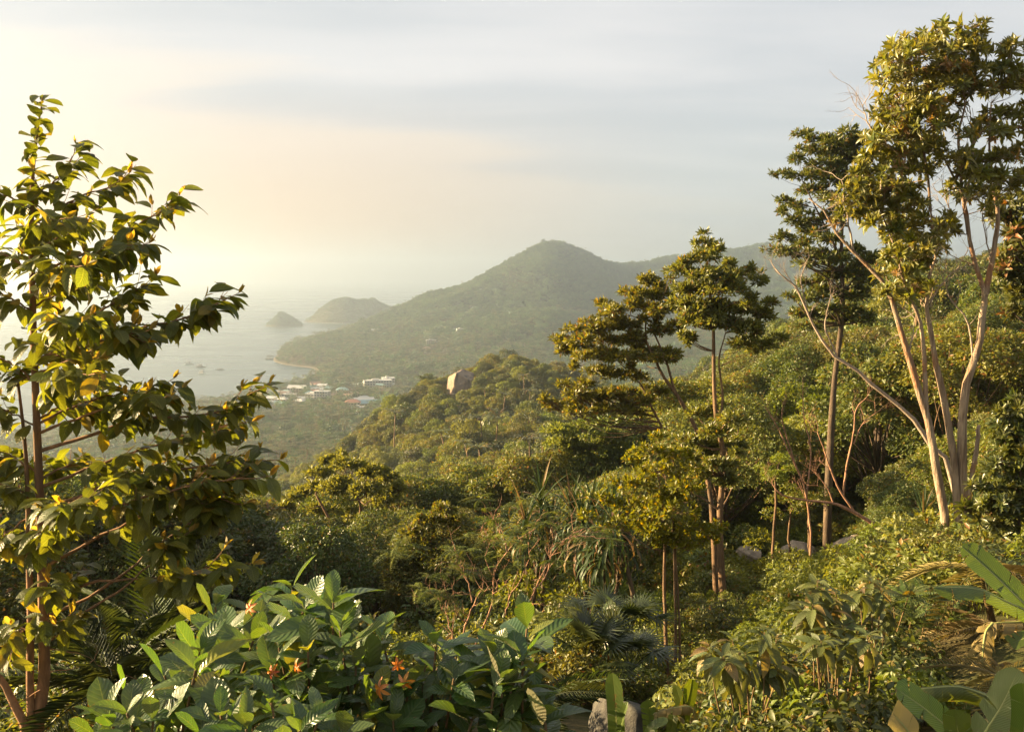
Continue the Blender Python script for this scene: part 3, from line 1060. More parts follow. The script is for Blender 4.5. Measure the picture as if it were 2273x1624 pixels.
def slope_trees():
    rng = np.random.default_rng(31)
    protos = []
    for k, kd in enumerate(KIND):
        r = thing('forest_tree', '', 'tree')
        part('trunk', kd['trunk'], r); part('crown', kd['crown'], r)
        protos.append(r)
    xy = np.concatenate([jitter_points(rng, 30, 70, rad(-31), rad(32), 4.6), jitter_points(rng, 70, 122, rad(-31), rad(32), 5.2)])
    z = ground(xy[:, 0], xy[:, 1])
    used = set()
    count = 0
    order = np.argsort(np.hypot(xy[:, 0], xy[:, 1]))
    for i in order:
        x, y = xy[i]; d = math.hypot(x, y)
        px, py = to_pix((x, y, z[i]))
        px, py = px[0], py[0]
        # the rock clearing and the open ground at its foot
        if 1480 < px < 2060 and 44 < d < 60:
            continue
        if d < 47 and 1430 < px < 2010:
            continue
        k = int(rng.choice([0, 0, 1, 1, 2, 3, 4, 5], 1)[0]) if px > 1100 else int(rng.choice([0, 1, 3, 3, 4, 1], 1)[0])
        s = rng.uniform(0.75, 1.5)
        top = envelope(px, d)
        allowed = (py - top) / FPX * y            # metres the tree may rise
        s = min(s, allowed / KIND[k]['h'])
        if s < 0.33 or count >= 300:
            continue
        count += 1
        o = protos[k] if k not in used else copy_tree(protos[k])
        used.add(k)
        o.location = (x, y, z[i] - 0.15)
        o.rotation_euler = (0, 0, rng.uniform(0, 6.28))
        o.scale = (s * rng.uniform(.92, 1.15), s * rng.uniform(.92, 1.15), s)
        zone = ['behind the crown of the young tree at left', 'in the dark hollow right of the young tree', 'around the round crowned tree', 'below the spur with the tall boulder', 'beside the airy light green tree', 'behind the leaning tree',
                'behind the straight tall tree', 'behind the reddish bare saplings', 'above the pale boulders', 'behind the peeling stems', 'at the right edge of the slope'][int(np.searchsorted([330, 560, 900, 1150, 1330, 1500, 1680, 1800, 1960, 2130], px))]
        near = 'near' if d < 60 else 'mid-slope' if d < 92 else 'far'
        tag(o, '%s %s tree %s' % (near, LOOKS[k], zone), 'tree', '%s %s trees %s' % (near, LOOKS[k], zone))
    for k, p in enumerate(protos):
        if k not in used:
            for c in list(p.children):
                bpy.data.objects.remove(c)
            bpy.data.objects.remove(p)
    return count


slope_trees()


def undergrowth():
    """low bushes, too many to count, between the trees"""
    rng = np.random.default_rng(41)
    pr = []
    for k, mt in enumerate(['olive', 'green', 'lime', 'dark', 'green', 'olive']):
        r = np.random.default_rng(60 + k)
        cs = [(r.normal() * .5, r.normal() * .5, .35 + abs(r.normal()) * .35) for _ in range(9)]
        rs = r.uniform(.3, .55, 9)
        p, d = clump_cloud(r, cs, rs, 1700, 0.85)
        ax, no = leaf_dirs(r, d)
        q = Geo(); place(q, SIX if k % 2 else SIMPLE, p, ax, no, 0.15 * r.uniform(.6, 1.3, 1700), r.random(1700))
        g = Geo()
        for c in cs[:5]:
            g.join(tube(spline([(0, 0, -.3), np.array(c) * .5 + r.normal(size=3) * .08, c], 4), np.linspace(.02, .006, 4), 3, cap=False))
        pr.append((g, MAT['bark'], q, MAT[mt]))
    pc = proto_collection('bush', pr)
    xy = np.concatenate([jitter_points(rng, 10.5, 30, rad(-33), rad(34), 0.95), jitter_points(rng, 30, 75, rad(-33), rad(34), 1.6), jitter_points(rng, 75, 125, rad(-33), rad(34), 2.6)])
    z = ground(xy[:, 0], xy[:, 1]); d = np.hypot(xy[:, 0], xy[:, 1])
    px, py = to_pix(np.column_stack([xy, z]))
    s = rng.uniform(.5, 1.1, len(xy)) * np.interp(d, [9, 30, 70, 125], [0.7, 1.1, 1.5, 2.2])
    s = np.where((px > 1560) & (px < 2080) & (d > 50) & (d < 72), s * 0.55, s)
    s = np.where((px > 1600) & (px < 2060) & (d < 48) & (d > 14), s * 0.72, s)
    s = np.where((px > 1400) & (px < 1690) & (d < 36) & (d > 12), s * 0.62, s)
    s = np.where((px > 1560) & (px < 2080) & (d > 57) & (d < 84), s * 1.7, s)
    ok = rng.random(len(xy)) < np.where((px > 1560) & (px < 2080) & (d > 48) & (d < 75), 0.75, 0.93)
    ok &= ~((d < 13.5) & (px > 1000) & (px < 1560)) & ~((d < 13) & (px > 1950))
    xy, z, s = xy[ok], z[ok], s[ok]
    n = len(xy)
    scl = np.stack([s * rng.uniform(.8, 1.3, n), s * rng.uniform(.8, 1.3, n), s * rng.uniform(.7, 1.3, n)], 1)
    rot = np.stack([rng.normal(size=n) * .1, rng.normal(size=n) * .1, rng.uniform(0, 6.283, n)], 1)
    scatter('undergrowth', 'leafy undergrowth covering the slope between the trees', pc, np.column_stack([xy, z - .1]), scl, rot, np.where((to_pix(np.column_stack([xy, z]))[0] > 1380) & (rng.random(n) < .7), rng.choice([0, 2, 5], n), rng.integers(0, 6, n)))


undergrowth()
# ---------------------------------------------------------------- the trees that stand out in the view
def wrng(seed):
    return np.random.default_rng(seed)


def trunk_path(pts, Y, n=14, wob=0.0, rng=None, dys=None):
    P = np.array([pix(x, y, Y + (dys[i] if dys else 0)) for i, (x, y) in enumerate(pts)])
    S = spline(P, n)
    if wob:
        S[1:-1] += rng.normal(size=(n - 2, 3)) * wob
    return S


def root_of(name, label, cat, px, py, Y, group=None):
    p = pix(px, py, Y)
    gz = float(ground(p[0], p[1]))
    return thing(name, label, cat, (p[0], p[1], gz), group), gz


def to_ground(path, r0, gz):
    """lets a trunk's foot run into the soil"""
    if path[0][2] > gz - 0.1:
        path = np.vstack([[path[0] + (path[0] - path[1]) * 0.02 + (0, 0, gz - 0.25 - path[0][2])], path])
    return path


def pad_tree(root, Y, trunks, pads, seed, bark, leafmat, tpl, leaf, tips, per_tip, depth=0.7, limb_r=1.0, spread=0.5, hang=0.0, rosette=None, twig_len=1.0, limit=300, filler=2):
    """trunks: (points, r0, r1) in picture units; pads: (px, py, rx, ry[, dy]) leaf masses at their real depth"""
    rng = wrng(seed)
    u = Y / FPX
    gz = root.location[2]
    paths = []
    for pts, r0, r1 in trunks:
        S = trunk_path(pts, Y, 16, 0.25 * r1 * u, rng)
        if pts[0] is trunks[0][0][0] or len(pts[0]) == 3:
            pass
        if S[0][2] < gz + 2.0:
            S = to_ground(S, r0, gz)
        rr = np.linspace(r0, r1, len(S)) * u
        if S[0][2] < gz + 0.3:
            rr[0] *= 1.35
        part('trunk', tube(S, rr, 10, wob=0.06).mesh('trunk', bark), root)
        paths.append((S, rr))
    allp = np.concatenate([p for p, _ in paths]); allr = np.concatenate([r for _, r in paths])
    cx = np.mean([p[0] for p in pads])
    W = max(1.0, np.ptp([p[0] for p in pads]) / 2)
    extra = []
    for q in pads:
        for _ in range(filler):
            extra.append((q[0] + rng.normal() * q[2] * .8, q[1] + rng.normal() * q[3] * 1.1, q[2] * rng.uniform(.4, .8), q[3] * rng.uniform(.5, .9)))
    pads = list(pads) + extra
    crown = Geo()
    ros_p, ros_a, ros_s = [], [], []
    for q in pads:
        px, py, rx, ry = q[:4]
        off = abs(px - cx) / W
        dy = q[4] if len(q) > 4 else rng.uniform(-1, 1) * depth * W * u * math.sqrt(max(0.1, 1 - min(1, off) ** 2))
        c = pix(px, py, Y + dy)
        R = np.array((rx * u * 1.05, max(rx, ry) * u * 0.9, ry * u * 1.1))
        dist = np.linalg.norm(allp - c, axis=1)
        cost = dist + 1.3 * np.maximum(0, allp[:, 2] - c[2] + 0.35 * dist)
        a = int(np.argmin(cost))
        s = allp[a]
        L = dist[a]
        mid = s * 0.45 + c * 0.55 + np.array((0, 0, -0.10 * L)) + rng.normal(size=3) * 0.06 * L
        r0 = min(allr[a] * 0.55, 0.02 + 0.035 * L) * limb_r
        g = tube(spline([s, mid, c], 7), np.linspace(r0, r0 * 0.35, 7), 6, cap=False)
        nt = max(4, int(tips * rx * ry / 700.0))
        d = sph(nt, rng); d[:, 2] = np.abs(d[:, 2]) * 1.0 - 0.3
        T = c + d * R * (0.55 + 0.5 * rng.random((nt, 1)))
        for t in T:
            m = c * 0.5 + t * 0.5 + np.array((0, 0, -0.12)) * np.linalg.norm(t - c)
            st = c + (mid - c) * rng.uniform(0, 0.5)
            g.join(tube(np.array([st, m, t]), np.array((r0 * .3, r0 * .2, r0 * .1)).clip(0.003), 3, cap=False))
        part('branch', g.mesh('branch', bark), root)
        outd = norm(d + np.array((0, 0, 0.35)))
        if rosette is None:
            N = nt * per_tip
            k = np.repeat(np.arange(nt), per_tip)
            rd = sph(N, rng)
            pos = T[k] + rd * leaf * spread * rng.random((N, 1)) - outd[k] * leaf * 0.9 * rng.random((N, 1))
            ax = norm(outd[k] * 0.8 + rd * 0.9 + np.array((0, 0, -hang)))
            no = norm(np.array((0, 0, 0.35)) + outd[k] * 0.8 + rng.normal(size=(N, 3)) * 0.5)
            place(crown, tpl, pos, ax, no, leaf * rng.uniform(.65, 1.25, N))
        else:
            ros_p.append(T); ros_a.append(outd + rng.normal(size=outd.shape) * 0.25); ros_s.append(rng.uniform(.5, 1.3, nt))
    if rosette is None:
        part('crown', crown.mesh('crown', leafmat), root)
    else:
        P, A, S = np.concatenate(ros_p), norm(np.concatenate(ros_a)), np.concatenate(ros_s) * leaf
        side = norm(np.cross(A, rng.normal(size=A.shape)))
        tpls, meshes = rosette
        leaf_parts(root, 'leaf_rosette', tpls, meshes, P, A, side, S, rng.integers(0, len(tpls), len(P)), limit, leafmat, 'foliage')


def rosette_tpl(seed, n, w, open_=0.9, droop=0.2, tp=None):
    """leaves in a whorl round the shoot tip, shoot along +Y"""
    r = wrng(seed)
    g = Geo()
    tp = tp or leaf_six(w, 0.06, droop)
    for k in range(n):
        a = k * 2.399 + r.normal() * .2
        e = open_ * (0.35 + 0.75 * k / n)
        ax = np.array((math.cos(a) * math.sin(e), math.cos(e), math.sin(a) * math.sin(e)))
        no = np.array((-math.cos(a) * math.cos(e), math.sin(e), -math.sin(a) * math.cos(e)))
        place(g, tp, (0, -0.02 * k / n, 0), ax, no, r.uniform(.75, 1.1))
    V, F4, F3, U, R = g.arrays()
    return V, F4, F3, U


C4 = lambda L: [(1184 + a * .328, 503 + b * .328, c * .328, d * .328) for a, b, c, d in L]
C5 = lambda L: [(1657.6 + a * .4375, 29.6 + b * .4375, c * .4375, d * .4375) for a, b, c, d in L]
R4 = lambda L: [(1622 + a * .3098, 680.8 + b * .3098) for a, b in L]
C4p = lambda L: [(1184 + a * .328, 503 + b * .328) for a, b in L]
C5p = lambda L: [(1657.6 + a * .4375, 29.6 + b * .4375) for a, b in L]
C1 = lambda L: [(473.6 + a * .3988, 976.8 + b * .3988, c * .3988, d * .3988) for a, b, c, d in L]
C1p = lambda L: [(473.6 + a * .3988, 976.8 + b * .3988) for a, b in L]
C2p = lambda L: [(1124.6 + a * .3804, 1006 + b * .3804) for a, b in L]
C3p = lambda L: [(1598 + a * .3807, 1006 + b * .3807) for a, b in L]

WHORL = leaf_six(0.34, 0.05, 0.15)
M_whorl = leaf_mat('whorl_leaf', (0.12, 0.118, 0.02), (0.072, 0.082, 0.016), old=(0.17, 0.095, 0.02), transl=0.38, rough=0.38, spec=0.45, old_share=0.06)
M_whorl_dark = leaf_mat('dark_whorl_leaf', (0.088, 0.092, 0.02), (0.055, 0.066, 0.016), old=(0.12, 0.07, 0.02), transl=0.3, rough=0.4)
M_broad = leaf_mat('broad_rosette_leaf', (0.15, 0.145, 0.02), (0.085, 0.105, 0.018), old=(0.20, 0.125, 0.02), transl=0.35, rough=0.35, spec=0.45, old_share=0.05)
M_brown = leaf_mat('brown_rosette_leaf', (0.075, 0.075, 0.016), (0.045, 0.055, 0.014), old=(0.16, 0.085, 0.03), transl=0.3, old_share=0.10)
M_yellow = leaf_mat('yellow_green_leaf', (0.125, 0.115, 0.018), (0.085, 0.090, 0.016), transl=0.35, old=(0.2, 0.13, 0.02))


def hero_trees():
    # tall tree in the middle, straight trunk
    rt, gz = root_of('tall_tree', 'tall tree with a straight brown trunk and whorled olive leaves in the middle', 'tree', 1612, 1406, 31)
    pads = C4([(1150, 110, 80, 35), (1160, 200, 100, 60), (1000, 290, 100, 45), (1190, 320, 170, 60), (1360, 320, 90, 50), (1470, 280, 45, 35), (1100, 420, 150, 55), (1310, 420, 130, 55),
               (1080, 520, 120, 55), (1250, 550, 170, 60), (1430, 550, 110, 45), (1600, 510, 60, 35), (1550, 600, 85, 45), (1080, 640, 95, 55), (1290, 650, 150, 55), (1460, 680, 110, 45),
               (1420, 790, 95, 45), (1560, 800, 100, 45), (1060, 760, 60, 40), (1180, 1250, 110, 45), (1330, 1290, 120, 50), (1230, 1390, 120, 55), (1350, 1470, 95, 55), (1150, 1540, 110, 55), (1280, 1600, 110, 50), (1120, 1680, 90, 45), (1320, 1720, 80, 40)])
    pad_tree(rt, 31, [([(1612, 1406), (1602, 1273), (1598, 1151), (1606, 1015), (1592, 940), (1586, 887), (1584, 765), (1580, 690), (1568, 610)], 8.5, 2.0),
                      ([(1600, 930), (1604, 870), (1596, 800), (1610, 740)], 3.0, 1.2)],
             pads, 71, MAT['bark'], M_whorl, WHORL, 0.165, 52, 13, limb_r=0.8)
    # its neighbour that leans to the left
    rt, gz = root_of('leaning_tree', 'tree leaning left with flat olive leaf tiers beside the tall tree', 'tree', 1590, 1330, 35)
    pads = C4([(780, 350, 70, 40), (850, 395, 60, 30), (620, 440, 50, 28), (750, 450, 100, 45), (890, 460, 80, 45), (470, 510, 60, 28), (550, 560, 85, 38), (720, 545, 100, 45), (850, 560, 85, 50),
               (390, 640, 75, 28), (310, 690, 65, 30), (480, 680, 120, 45), (640, 670, 110, 50), (175, 750, 65, 24), (330, 760, 105, 36), (510, 770, 120, 45), (690, 770, 105, 45), (860, 700, 100, 50),
               (205, 840, 55, 42), (275, 940, 28, 30), (350, 870, 110, 36), (550, 880, 130, 50), (740, 880, 120, 60), (920, 860, 90, 50), (450, 970, 130, 36), (640, 1000, 130, 36), (340, 1060, 65, 28),
               (190, 1060, 48, 20), (280, 1130, 110, 36), (100, 1190, 65, 22), (210, 1210, 100, 32), (420, 1150, 110, 45), (590, 1120, 130, 45), (330, 1250, 130, 28), (540, 1230, 140, 36), (740, 1180, 90, 36), (860, 1120, 80, 36)])
    pad_tree(rt, 35, [([(1590, 1330), (1580, 1120), (1555, 985), (1541, 943), (1512, 890), (1469, 831), (1453, 792), (1433, 752), (1436, 690)], 7.0, 1.5),
                      ([(1541, 943), (1500, 870), (1478, 800), (1440, 720), (1400, 700)], 3.6, 1.0),
                      ([(1470, 950), (1440, 890), (1420, 850), (1370, 800)], 3.0, 0.9)],
             pads, 72, MAT['bark'], M_whorl, WHORL, 0.175, 52, 13, depth=0.5, limb_r=0.8)
    # dark tree with flat tiers further right
    rt, gz = root_of('tiered_tree', 'tall dark tree with flat tiers of leaves behind the bare arching branches', 'tree', 1835, 1250, 48)
    pads = C5([(510, 600, 55, 18), (400, 640, 85, 28), (560, 640, 65, 38), (330, 690, 55, 28), (470, 690, 100, 38), (250, 740, 48, 22), (400, 760, 95, 36), (540, 740, 85, 45), (180, 808, 38, 12), (290, 820, 85, 26),
               (460, 850, 100, 38), (590, 830, 60, 48), (330, 900, 85, 26), (450, 940, 65, 28), (200, 950, 48, 12), (260, 980, 65, 16), (172, 1005, 38, 10), (230, 1050, 58, 16), (320, 1050, 65, 18), (400, 1030, 58, 28),
               (330, 1100, 85, 22), (220, 1140, 85, 20), (420, 1140, 75, 28), (135, 1195, 68, 12), (250, 1212, 115, 20), (380, 1230, 85, 26), (480, 1250, 75, 36), (560, 1200, 58, 45), (300, 1270, 65, 16), (430, 1320, 95, 36),
               (560, 1320, 75, 45), (420, 1400, 100, 36), (540, 1430, 95, 45), (340, 1440, 85, 36), (300, 1520, 95, 36), (480, 1520, 110, 45), (600, 1550, 75, 45)])
    pad_tree(rt, 48, [([(1835, 1250), (1836, 1176), (1839, 1068), (1845, 959), (1851, 866), (1870, 690), (1868, 600), (1869, 502), (1876, 380), (1885, 300)], 11.0, 1.6),
                      ([(1860, 560), (1830, 500), (1800, 440), (1780, 400)], 2.6, 0.8), ([(1868, 520), (1885, 430), (1875, 340)], 2.4, 0.8)],
             pads, 73, MAT['dkbark'], M_whorl_dark, WHORL, 0.25, 42, 13, depth=0.55, limb_r=0.9)
    # the pale many-stemmed tree at right
    ros = [rosette_tpl(500 + k, [8, 6, 9, 7][k], [.30, .34, .28, .32][k], [1.2, 1.5, 1.0, 1.35][k], [.15, .35, .2, .3][k]) for k in range(4)]
    rmesh = [Geo().add(*t).mesh('leaf_rosette', M_broad) for t in ros]
    rt, gz = root_of('pale_stemmed_tree', 'big tree with several peeling pale stems and large yellow-green leaf rosettes', 'tree', 2122, 1245, 22)
    pads = C5([(960, 85, 60, 20), (1180, 105, 40, 20), (860, 150, 115, 36), (1010, 140, 105, 36), (760, 185, 50, 26), (1100, 190, 115, 36), (1340, 190, 80, 36), (840, 230, 120, 36), (705, 340, 40, 14), (780, 310, 75, 28),
               (960, 270, 130, 45), (1180, 300, 130, 45), (1340, 290, 80, 45), (900, 350, 115, 36), (1060, 370, 130, 45), (1240, 385, 100, 32), (1370, 360, 60, 45), (760, 420, 95, 28), (700, 480, 55, 36), (850, 450, 115, 45),
               (1000, 470, 105, 45), (680, 540, 48, 24), (780, 530, 85, 36), (920, 550, 115, 45), (1020, 570, 55, 50), (760, 610, 100, 36), (700, 650, 75, 36), (880, 640, 95, 36), (640, 720, 65, 36), (780, 720, 110, 45),
               (930, 700, 85, 36), (600, 790, 48, 28), (720, 800, 105, 45), (850, 800, 85, 45), (570, 880, 48, 28), (690, 880, 110, 36), (820, 890, 65, 50), (540, 960, 55, 36), (660, 960, 95, 45), (790, 970, 75, 45),
               (520, 1030, 40, 28), (700, 1060, 100, 50), (840, 1060, 85, 50), (800, 1130, 100, 50), (960, 1040, 70, 32), (1000, 1110, 62, 40), (950, 1180, 55, 36), (790, 1220, 95, 45), (880, 1280, 75, 45), (760, 1320, 65, 36),
               (830, 1380, 85, 45), (730, 1430, 55, 36), (890, 1430, 55, 36), (1170, 560, 60, 22), (1300, 530, 95, 50), (1390, 600, 55, 50), (1130, 620, 45, 16), (1090, 760, 80, 40), (1230, 740, 100, 45), (1350, 730, 75, 45),
               (1180, 820, 100, 36), (1300, 840, 95, 45), (1390, 840, 45, 55), (1060, 890, 55, 40), (1120, 940, 50, 32), (1240, 920, 75, 40), (1265, 1000, 36, 26)])
    pad_tree(rt, 22, [
        ([(2103, 1250), (2096, 1130), (2077, 1037), (2068, 975), (2056, 916), (2034, 854), (2015, 783), (2000, 737), (1984, 681), (1968, 635), (1930, 595), (1895, 560), (1862, 525), (1830, 470), (1795, 440)], 11, 1.4),
        ([(2130, 1250), (2118, 1037), (2102, 916), (2084, 836), (2074, 789), (2062, 712), (2056, 681), (2062, 620), (2078, 560), (2066, 470)], 9.5, 1.8),
        ([(2142, 1250), (2136, 1053), (2136, 960), (2142, 867), (2161, 805), (2177, 743), (2183, 681), (2187, 655), (2165, 590), (2150, 520), (2143, 450), (2120, 400), (2095, 350)], 12, 1.8),
        ([(2056, 916), (2053, 836), (2050, 774), (2040, 706), (2010, 640), (1990, 560), (1960, 480)], 6, 1.6),
        ([(2149, 1093), (2164, 1022), (2173, 944)], 6.5, 4.0),
        ([(2187, 655), (2205, 560), (2215, 470), (2196, 380), (2200, 230)], 7, 1.5),
        ([(2120, 400), (2180, 290), (2240, 282), (2290, 290)], 4.5, 2.0),
        ([(2150, 520), (2135, 420), (2128, 300), (2140, 210), (2060, 130)], 4.0, 1.0),
        ([(2066, 470), (2058, 380), (2040, 280), (2020, 180), (2080, 100)], 3.0, 0.9)],
        pads, 74, MAT['pale'], M_broad, None, 0.225, 19, 1, depth=0.45, limb_r=0.55, rosette=(ros, rmesh), filler=2)
    # dark, partly brown leaved tree cut by the right edge
    rt, gz = root_of('brown_leaved_tree', 'dark tree with many brown leaves at the right edge', 'tree', 2330, 1150, 27)
    rmesh2 = [Geo().add(*t).mesh('leaf_rosette', M_brown) for t in ros[:3]]
    pads = C5([(1360, 960, 60, 55), (1330, 1040, 60, 36), (1370, 1120, 60, 55), (1350, 1230, 60, 70), (1340, 1330, 60, 70), (1385, 1430, 50, 70), (1430, 1000, 60, 60), (1450, 1150, 70, 60), (1450, 1300, 70, 60), (1440, 1420, 60, 60),
               (1400, 1520, 60, 60), (1500, 1050, 60, 60), (1500, 1250, 60, 60)])
    pad_tree(rt, 27, [([(2330, 1150), (2320, 900), (2315, 700), (2318, 560), (2310, 440)], 14, 4)], pads, 75, MAT['dkbark'], M_brown, None, 0.28, 16, 1, depth=0.7, rosette=(ros[:3], rmesh2), limit=160)
    # round crowned tree left of the middle
    rt, gz = root_of('round_crowned_tree', 'broad rounded tree with bare grey limbs inside, left of the middle', 'tree', 785, 1290, 52)
    pads = C1([(650, 110, 75, 38), (755, 130, 85, 45), (600, 180, 85, 45), (880, 170, 75, 45), (975, 205, 65, 45), (490, 285, 75, 45), (570, 260, 75, 45), (700, 250, 110, 60), (850, 280, 100, 60), (950, 330, 85, 50), (1030, 270, 60, 55),
               (400, 380, 65, 50), (340, 440, 48, 50), (620, 390, 95, 45), (800, 400, 95, 45), (920, 420, 65, 45), (430, 500, 100, 45), (345, 560, 75, 45), (480, 580, 100, 40), (305, 640, 55, 36), (430, 655, 85, 36), (560, 520, 70, 30), (760, 480, 70, 30), (1000, 420, 55, 36), (540, 700, 70, 30), (880, 620, 60, 40)])
    pad_tree(rt, 52, [([(785, 1290), (800, 1245), (830, 1215), (870, 1180), (892, 1150)], 8, 2.5), ([(780, 1290), (745, 1230), (735, 1160), (700, 1095)], 6.5, 2), ([(800, 1245), (790, 1180), (800, 1120), (770, 1060)], 5, 1.8),
                      ([(745, 1230), (690, 1180), (650, 1150)], 4, 1.5)], pads, 76, MAT['bark'], MAT['lime'], SIMPLE, 0.25, 34, 20, depth=1.0, limb_r=0.9, filler=1)
    # small-leaved bushy tree right of it
    rt, gz = root_of('bushy_tree', 'small bushy tree with pale glinting leaves below the round crowned tree', 'tree', 965, 1400, 30)
    pads = C1([(1290, 385, 65, 45), (1220, 450, 75, 45), (1350, 450, 75, 50), (1290, 540, 90, 50), (1180, 560, 65, 45), (1130, 640, 65, 45), (1230, 650, 75, 45), (1010, 690, 55, 45), (985, 780, 48, 55), (1040, 830, 55, 45), (1100, 730, 75, 45), (1060, 905, 50, 45), (1200, 740, 80, 45), (1330, 640, 70, 45)])
    pad_tree(rt, 30, [([(965, 1400), (955, 1330), (965, 1270), (980, 1200), (990, 1150)], 4.5, 1.5), ([(955, 1330), (920, 1290), (890, 1270)], 3, 1)], pads, 77, MAT['bark'], M_whorl, leaf_six(.5, .05, .1), 0.12, 40, 16, depth=0.9, filler=2)
    # light green airy tree, and the slender stems with a yellow-green crown
    rt, gz = root_of('light_green_tree', 'airy light green tree on the slope right of the spur', 'tree', 1300, 1180, 66)
    pads = [(1290, 955, 50, 20), (1335, 985, 58, 26), (1245, 985, 50, 24), (1212, 1030, 40, 24), (1290, 1025, 66, 28), (1370, 1030, 56, 28), (1335, 1070, 66, 28), (1240, 1075, 50, 24), (1300, 1110, 60, 26)]
    pad_tree(rt, 66, [([(1300, 1180), (1302, 1100), (1310, 1030), (1300, 975)], 4, 1.2), ([(1302, 1100), (1270, 1040), (1240, 1000)], 2.4, .8)], pads, 78, MAT['bark'], MAT['lime'], SIMPLE, 0.27, 36, 20, depth=0.9)
    rt, gz = root_of('slender_tree', 'slender thin-stemmed trees grown together under a yellow-green crown', 'tree', 1482, 1556, 20)
    pads = [(1400, 1075, 55, 26), (1460, 1045, 55, 28), (1515, 1085, 55, 28), (1420, 1125, 62, 28), (1495, 1130, 62, 28), (1375, 1165, 45, 22), (1450, 1172, 55, 24), (1530, 1170, 45, 26), (1490, 1200, 40, 18), (1440, 1000, 45, 24), (1500, 1010, 45, 24)]
    pad_tree(rt, 20, [([(1482, 1556), (1478, 1400), (1474, 1300), (1476, 1188), (1470, 1110), (1460, 1050)], 5.2, 1.2), ([(1498, 1540), (1500, 1400), (1497, 1250), (1494, 1150), (1500, 1060)], 4.2, 1.0), ([(1509, 1520), (1508, 1380), (1502, 1270), (1497, 1150), (1510, 1080)], 3.6, 1.0)],
             pads, 79, MAT['bark'], M_yellow, leaf_six(.5, .05, .1), 0.10, 16, 14, depth=1.2, limb_r=0.7, filler=2)


hero_trees()


def bare_branch(rng, p, d, L, r, depth, g, gravity=0.05):
    n = 4
    pts = [p]
    q = p.copy(); dd = d.copy()
    for k in range(n):
        dd = norm(dd + rng.normal(size=3) * 0.22 + np.array((0, 0, gravity)))
        q = q + dd * L / n
        pts.append(q)
    g.join(tube(np.array(pts), np.linspace(r, r * .55, n + 1), 4 if r < .01 else 5, cap=False))
    if depth > 0:
        for k in range(rng.integers(2, 4)):
            i = rng.integers(2, n + 1)
            nd = norm(dd + rng.normal(size=3) * 0.55)
            bare_branch(rng, pts[i], nd, L * rng.uniform(.5, .75), r * .5, depth - 1, g, gravity)


def dead_tree(name, label, px, py, Y, limbs, mat, seed, depth=2, tipL=0.5, every=0.35):
    rt, gz = root_of(name, label, 'bare tree', px, py, Y)
    rng = wrng(seed); u = Y / FPX
    for i, (pts, r0, r1) in enumerate(limbs):
        S = trunk_path(pts, Y, 20, 0.35 * r1 * u, rng)
        if i == 0:
            S = to_ground(S, r0, gz)
        rr = np.linspace(r0, r1, len(S)) * u
        g = tube(S, rr, 8, wob=0.08)
        part('trunk' if i == 0 else 'branch', g.mesh('trunk' if i == 0 else 'branch', mat), rt)
        t = Geo()
        T = norm(np.gradient(S, axis=0))
        for k in range(len(S)):
            f = k / (len(S) - 1)
            if f > 0.45 and rng.random() < every or k == len(S) - 1:
                for _ in range(3 if k == len(S) - 1 else 1):
                    bare_branch(rng, S[k], norm(T[k] + rng.normal(size=3) * .5), tipL * rng.uniform(.6, 1.1), max(.004, rr[k] * .45), depth, t)
        if t.n:
            part('twig', t.mesh('twig', mat), rt)['kind'] = 'stuff'


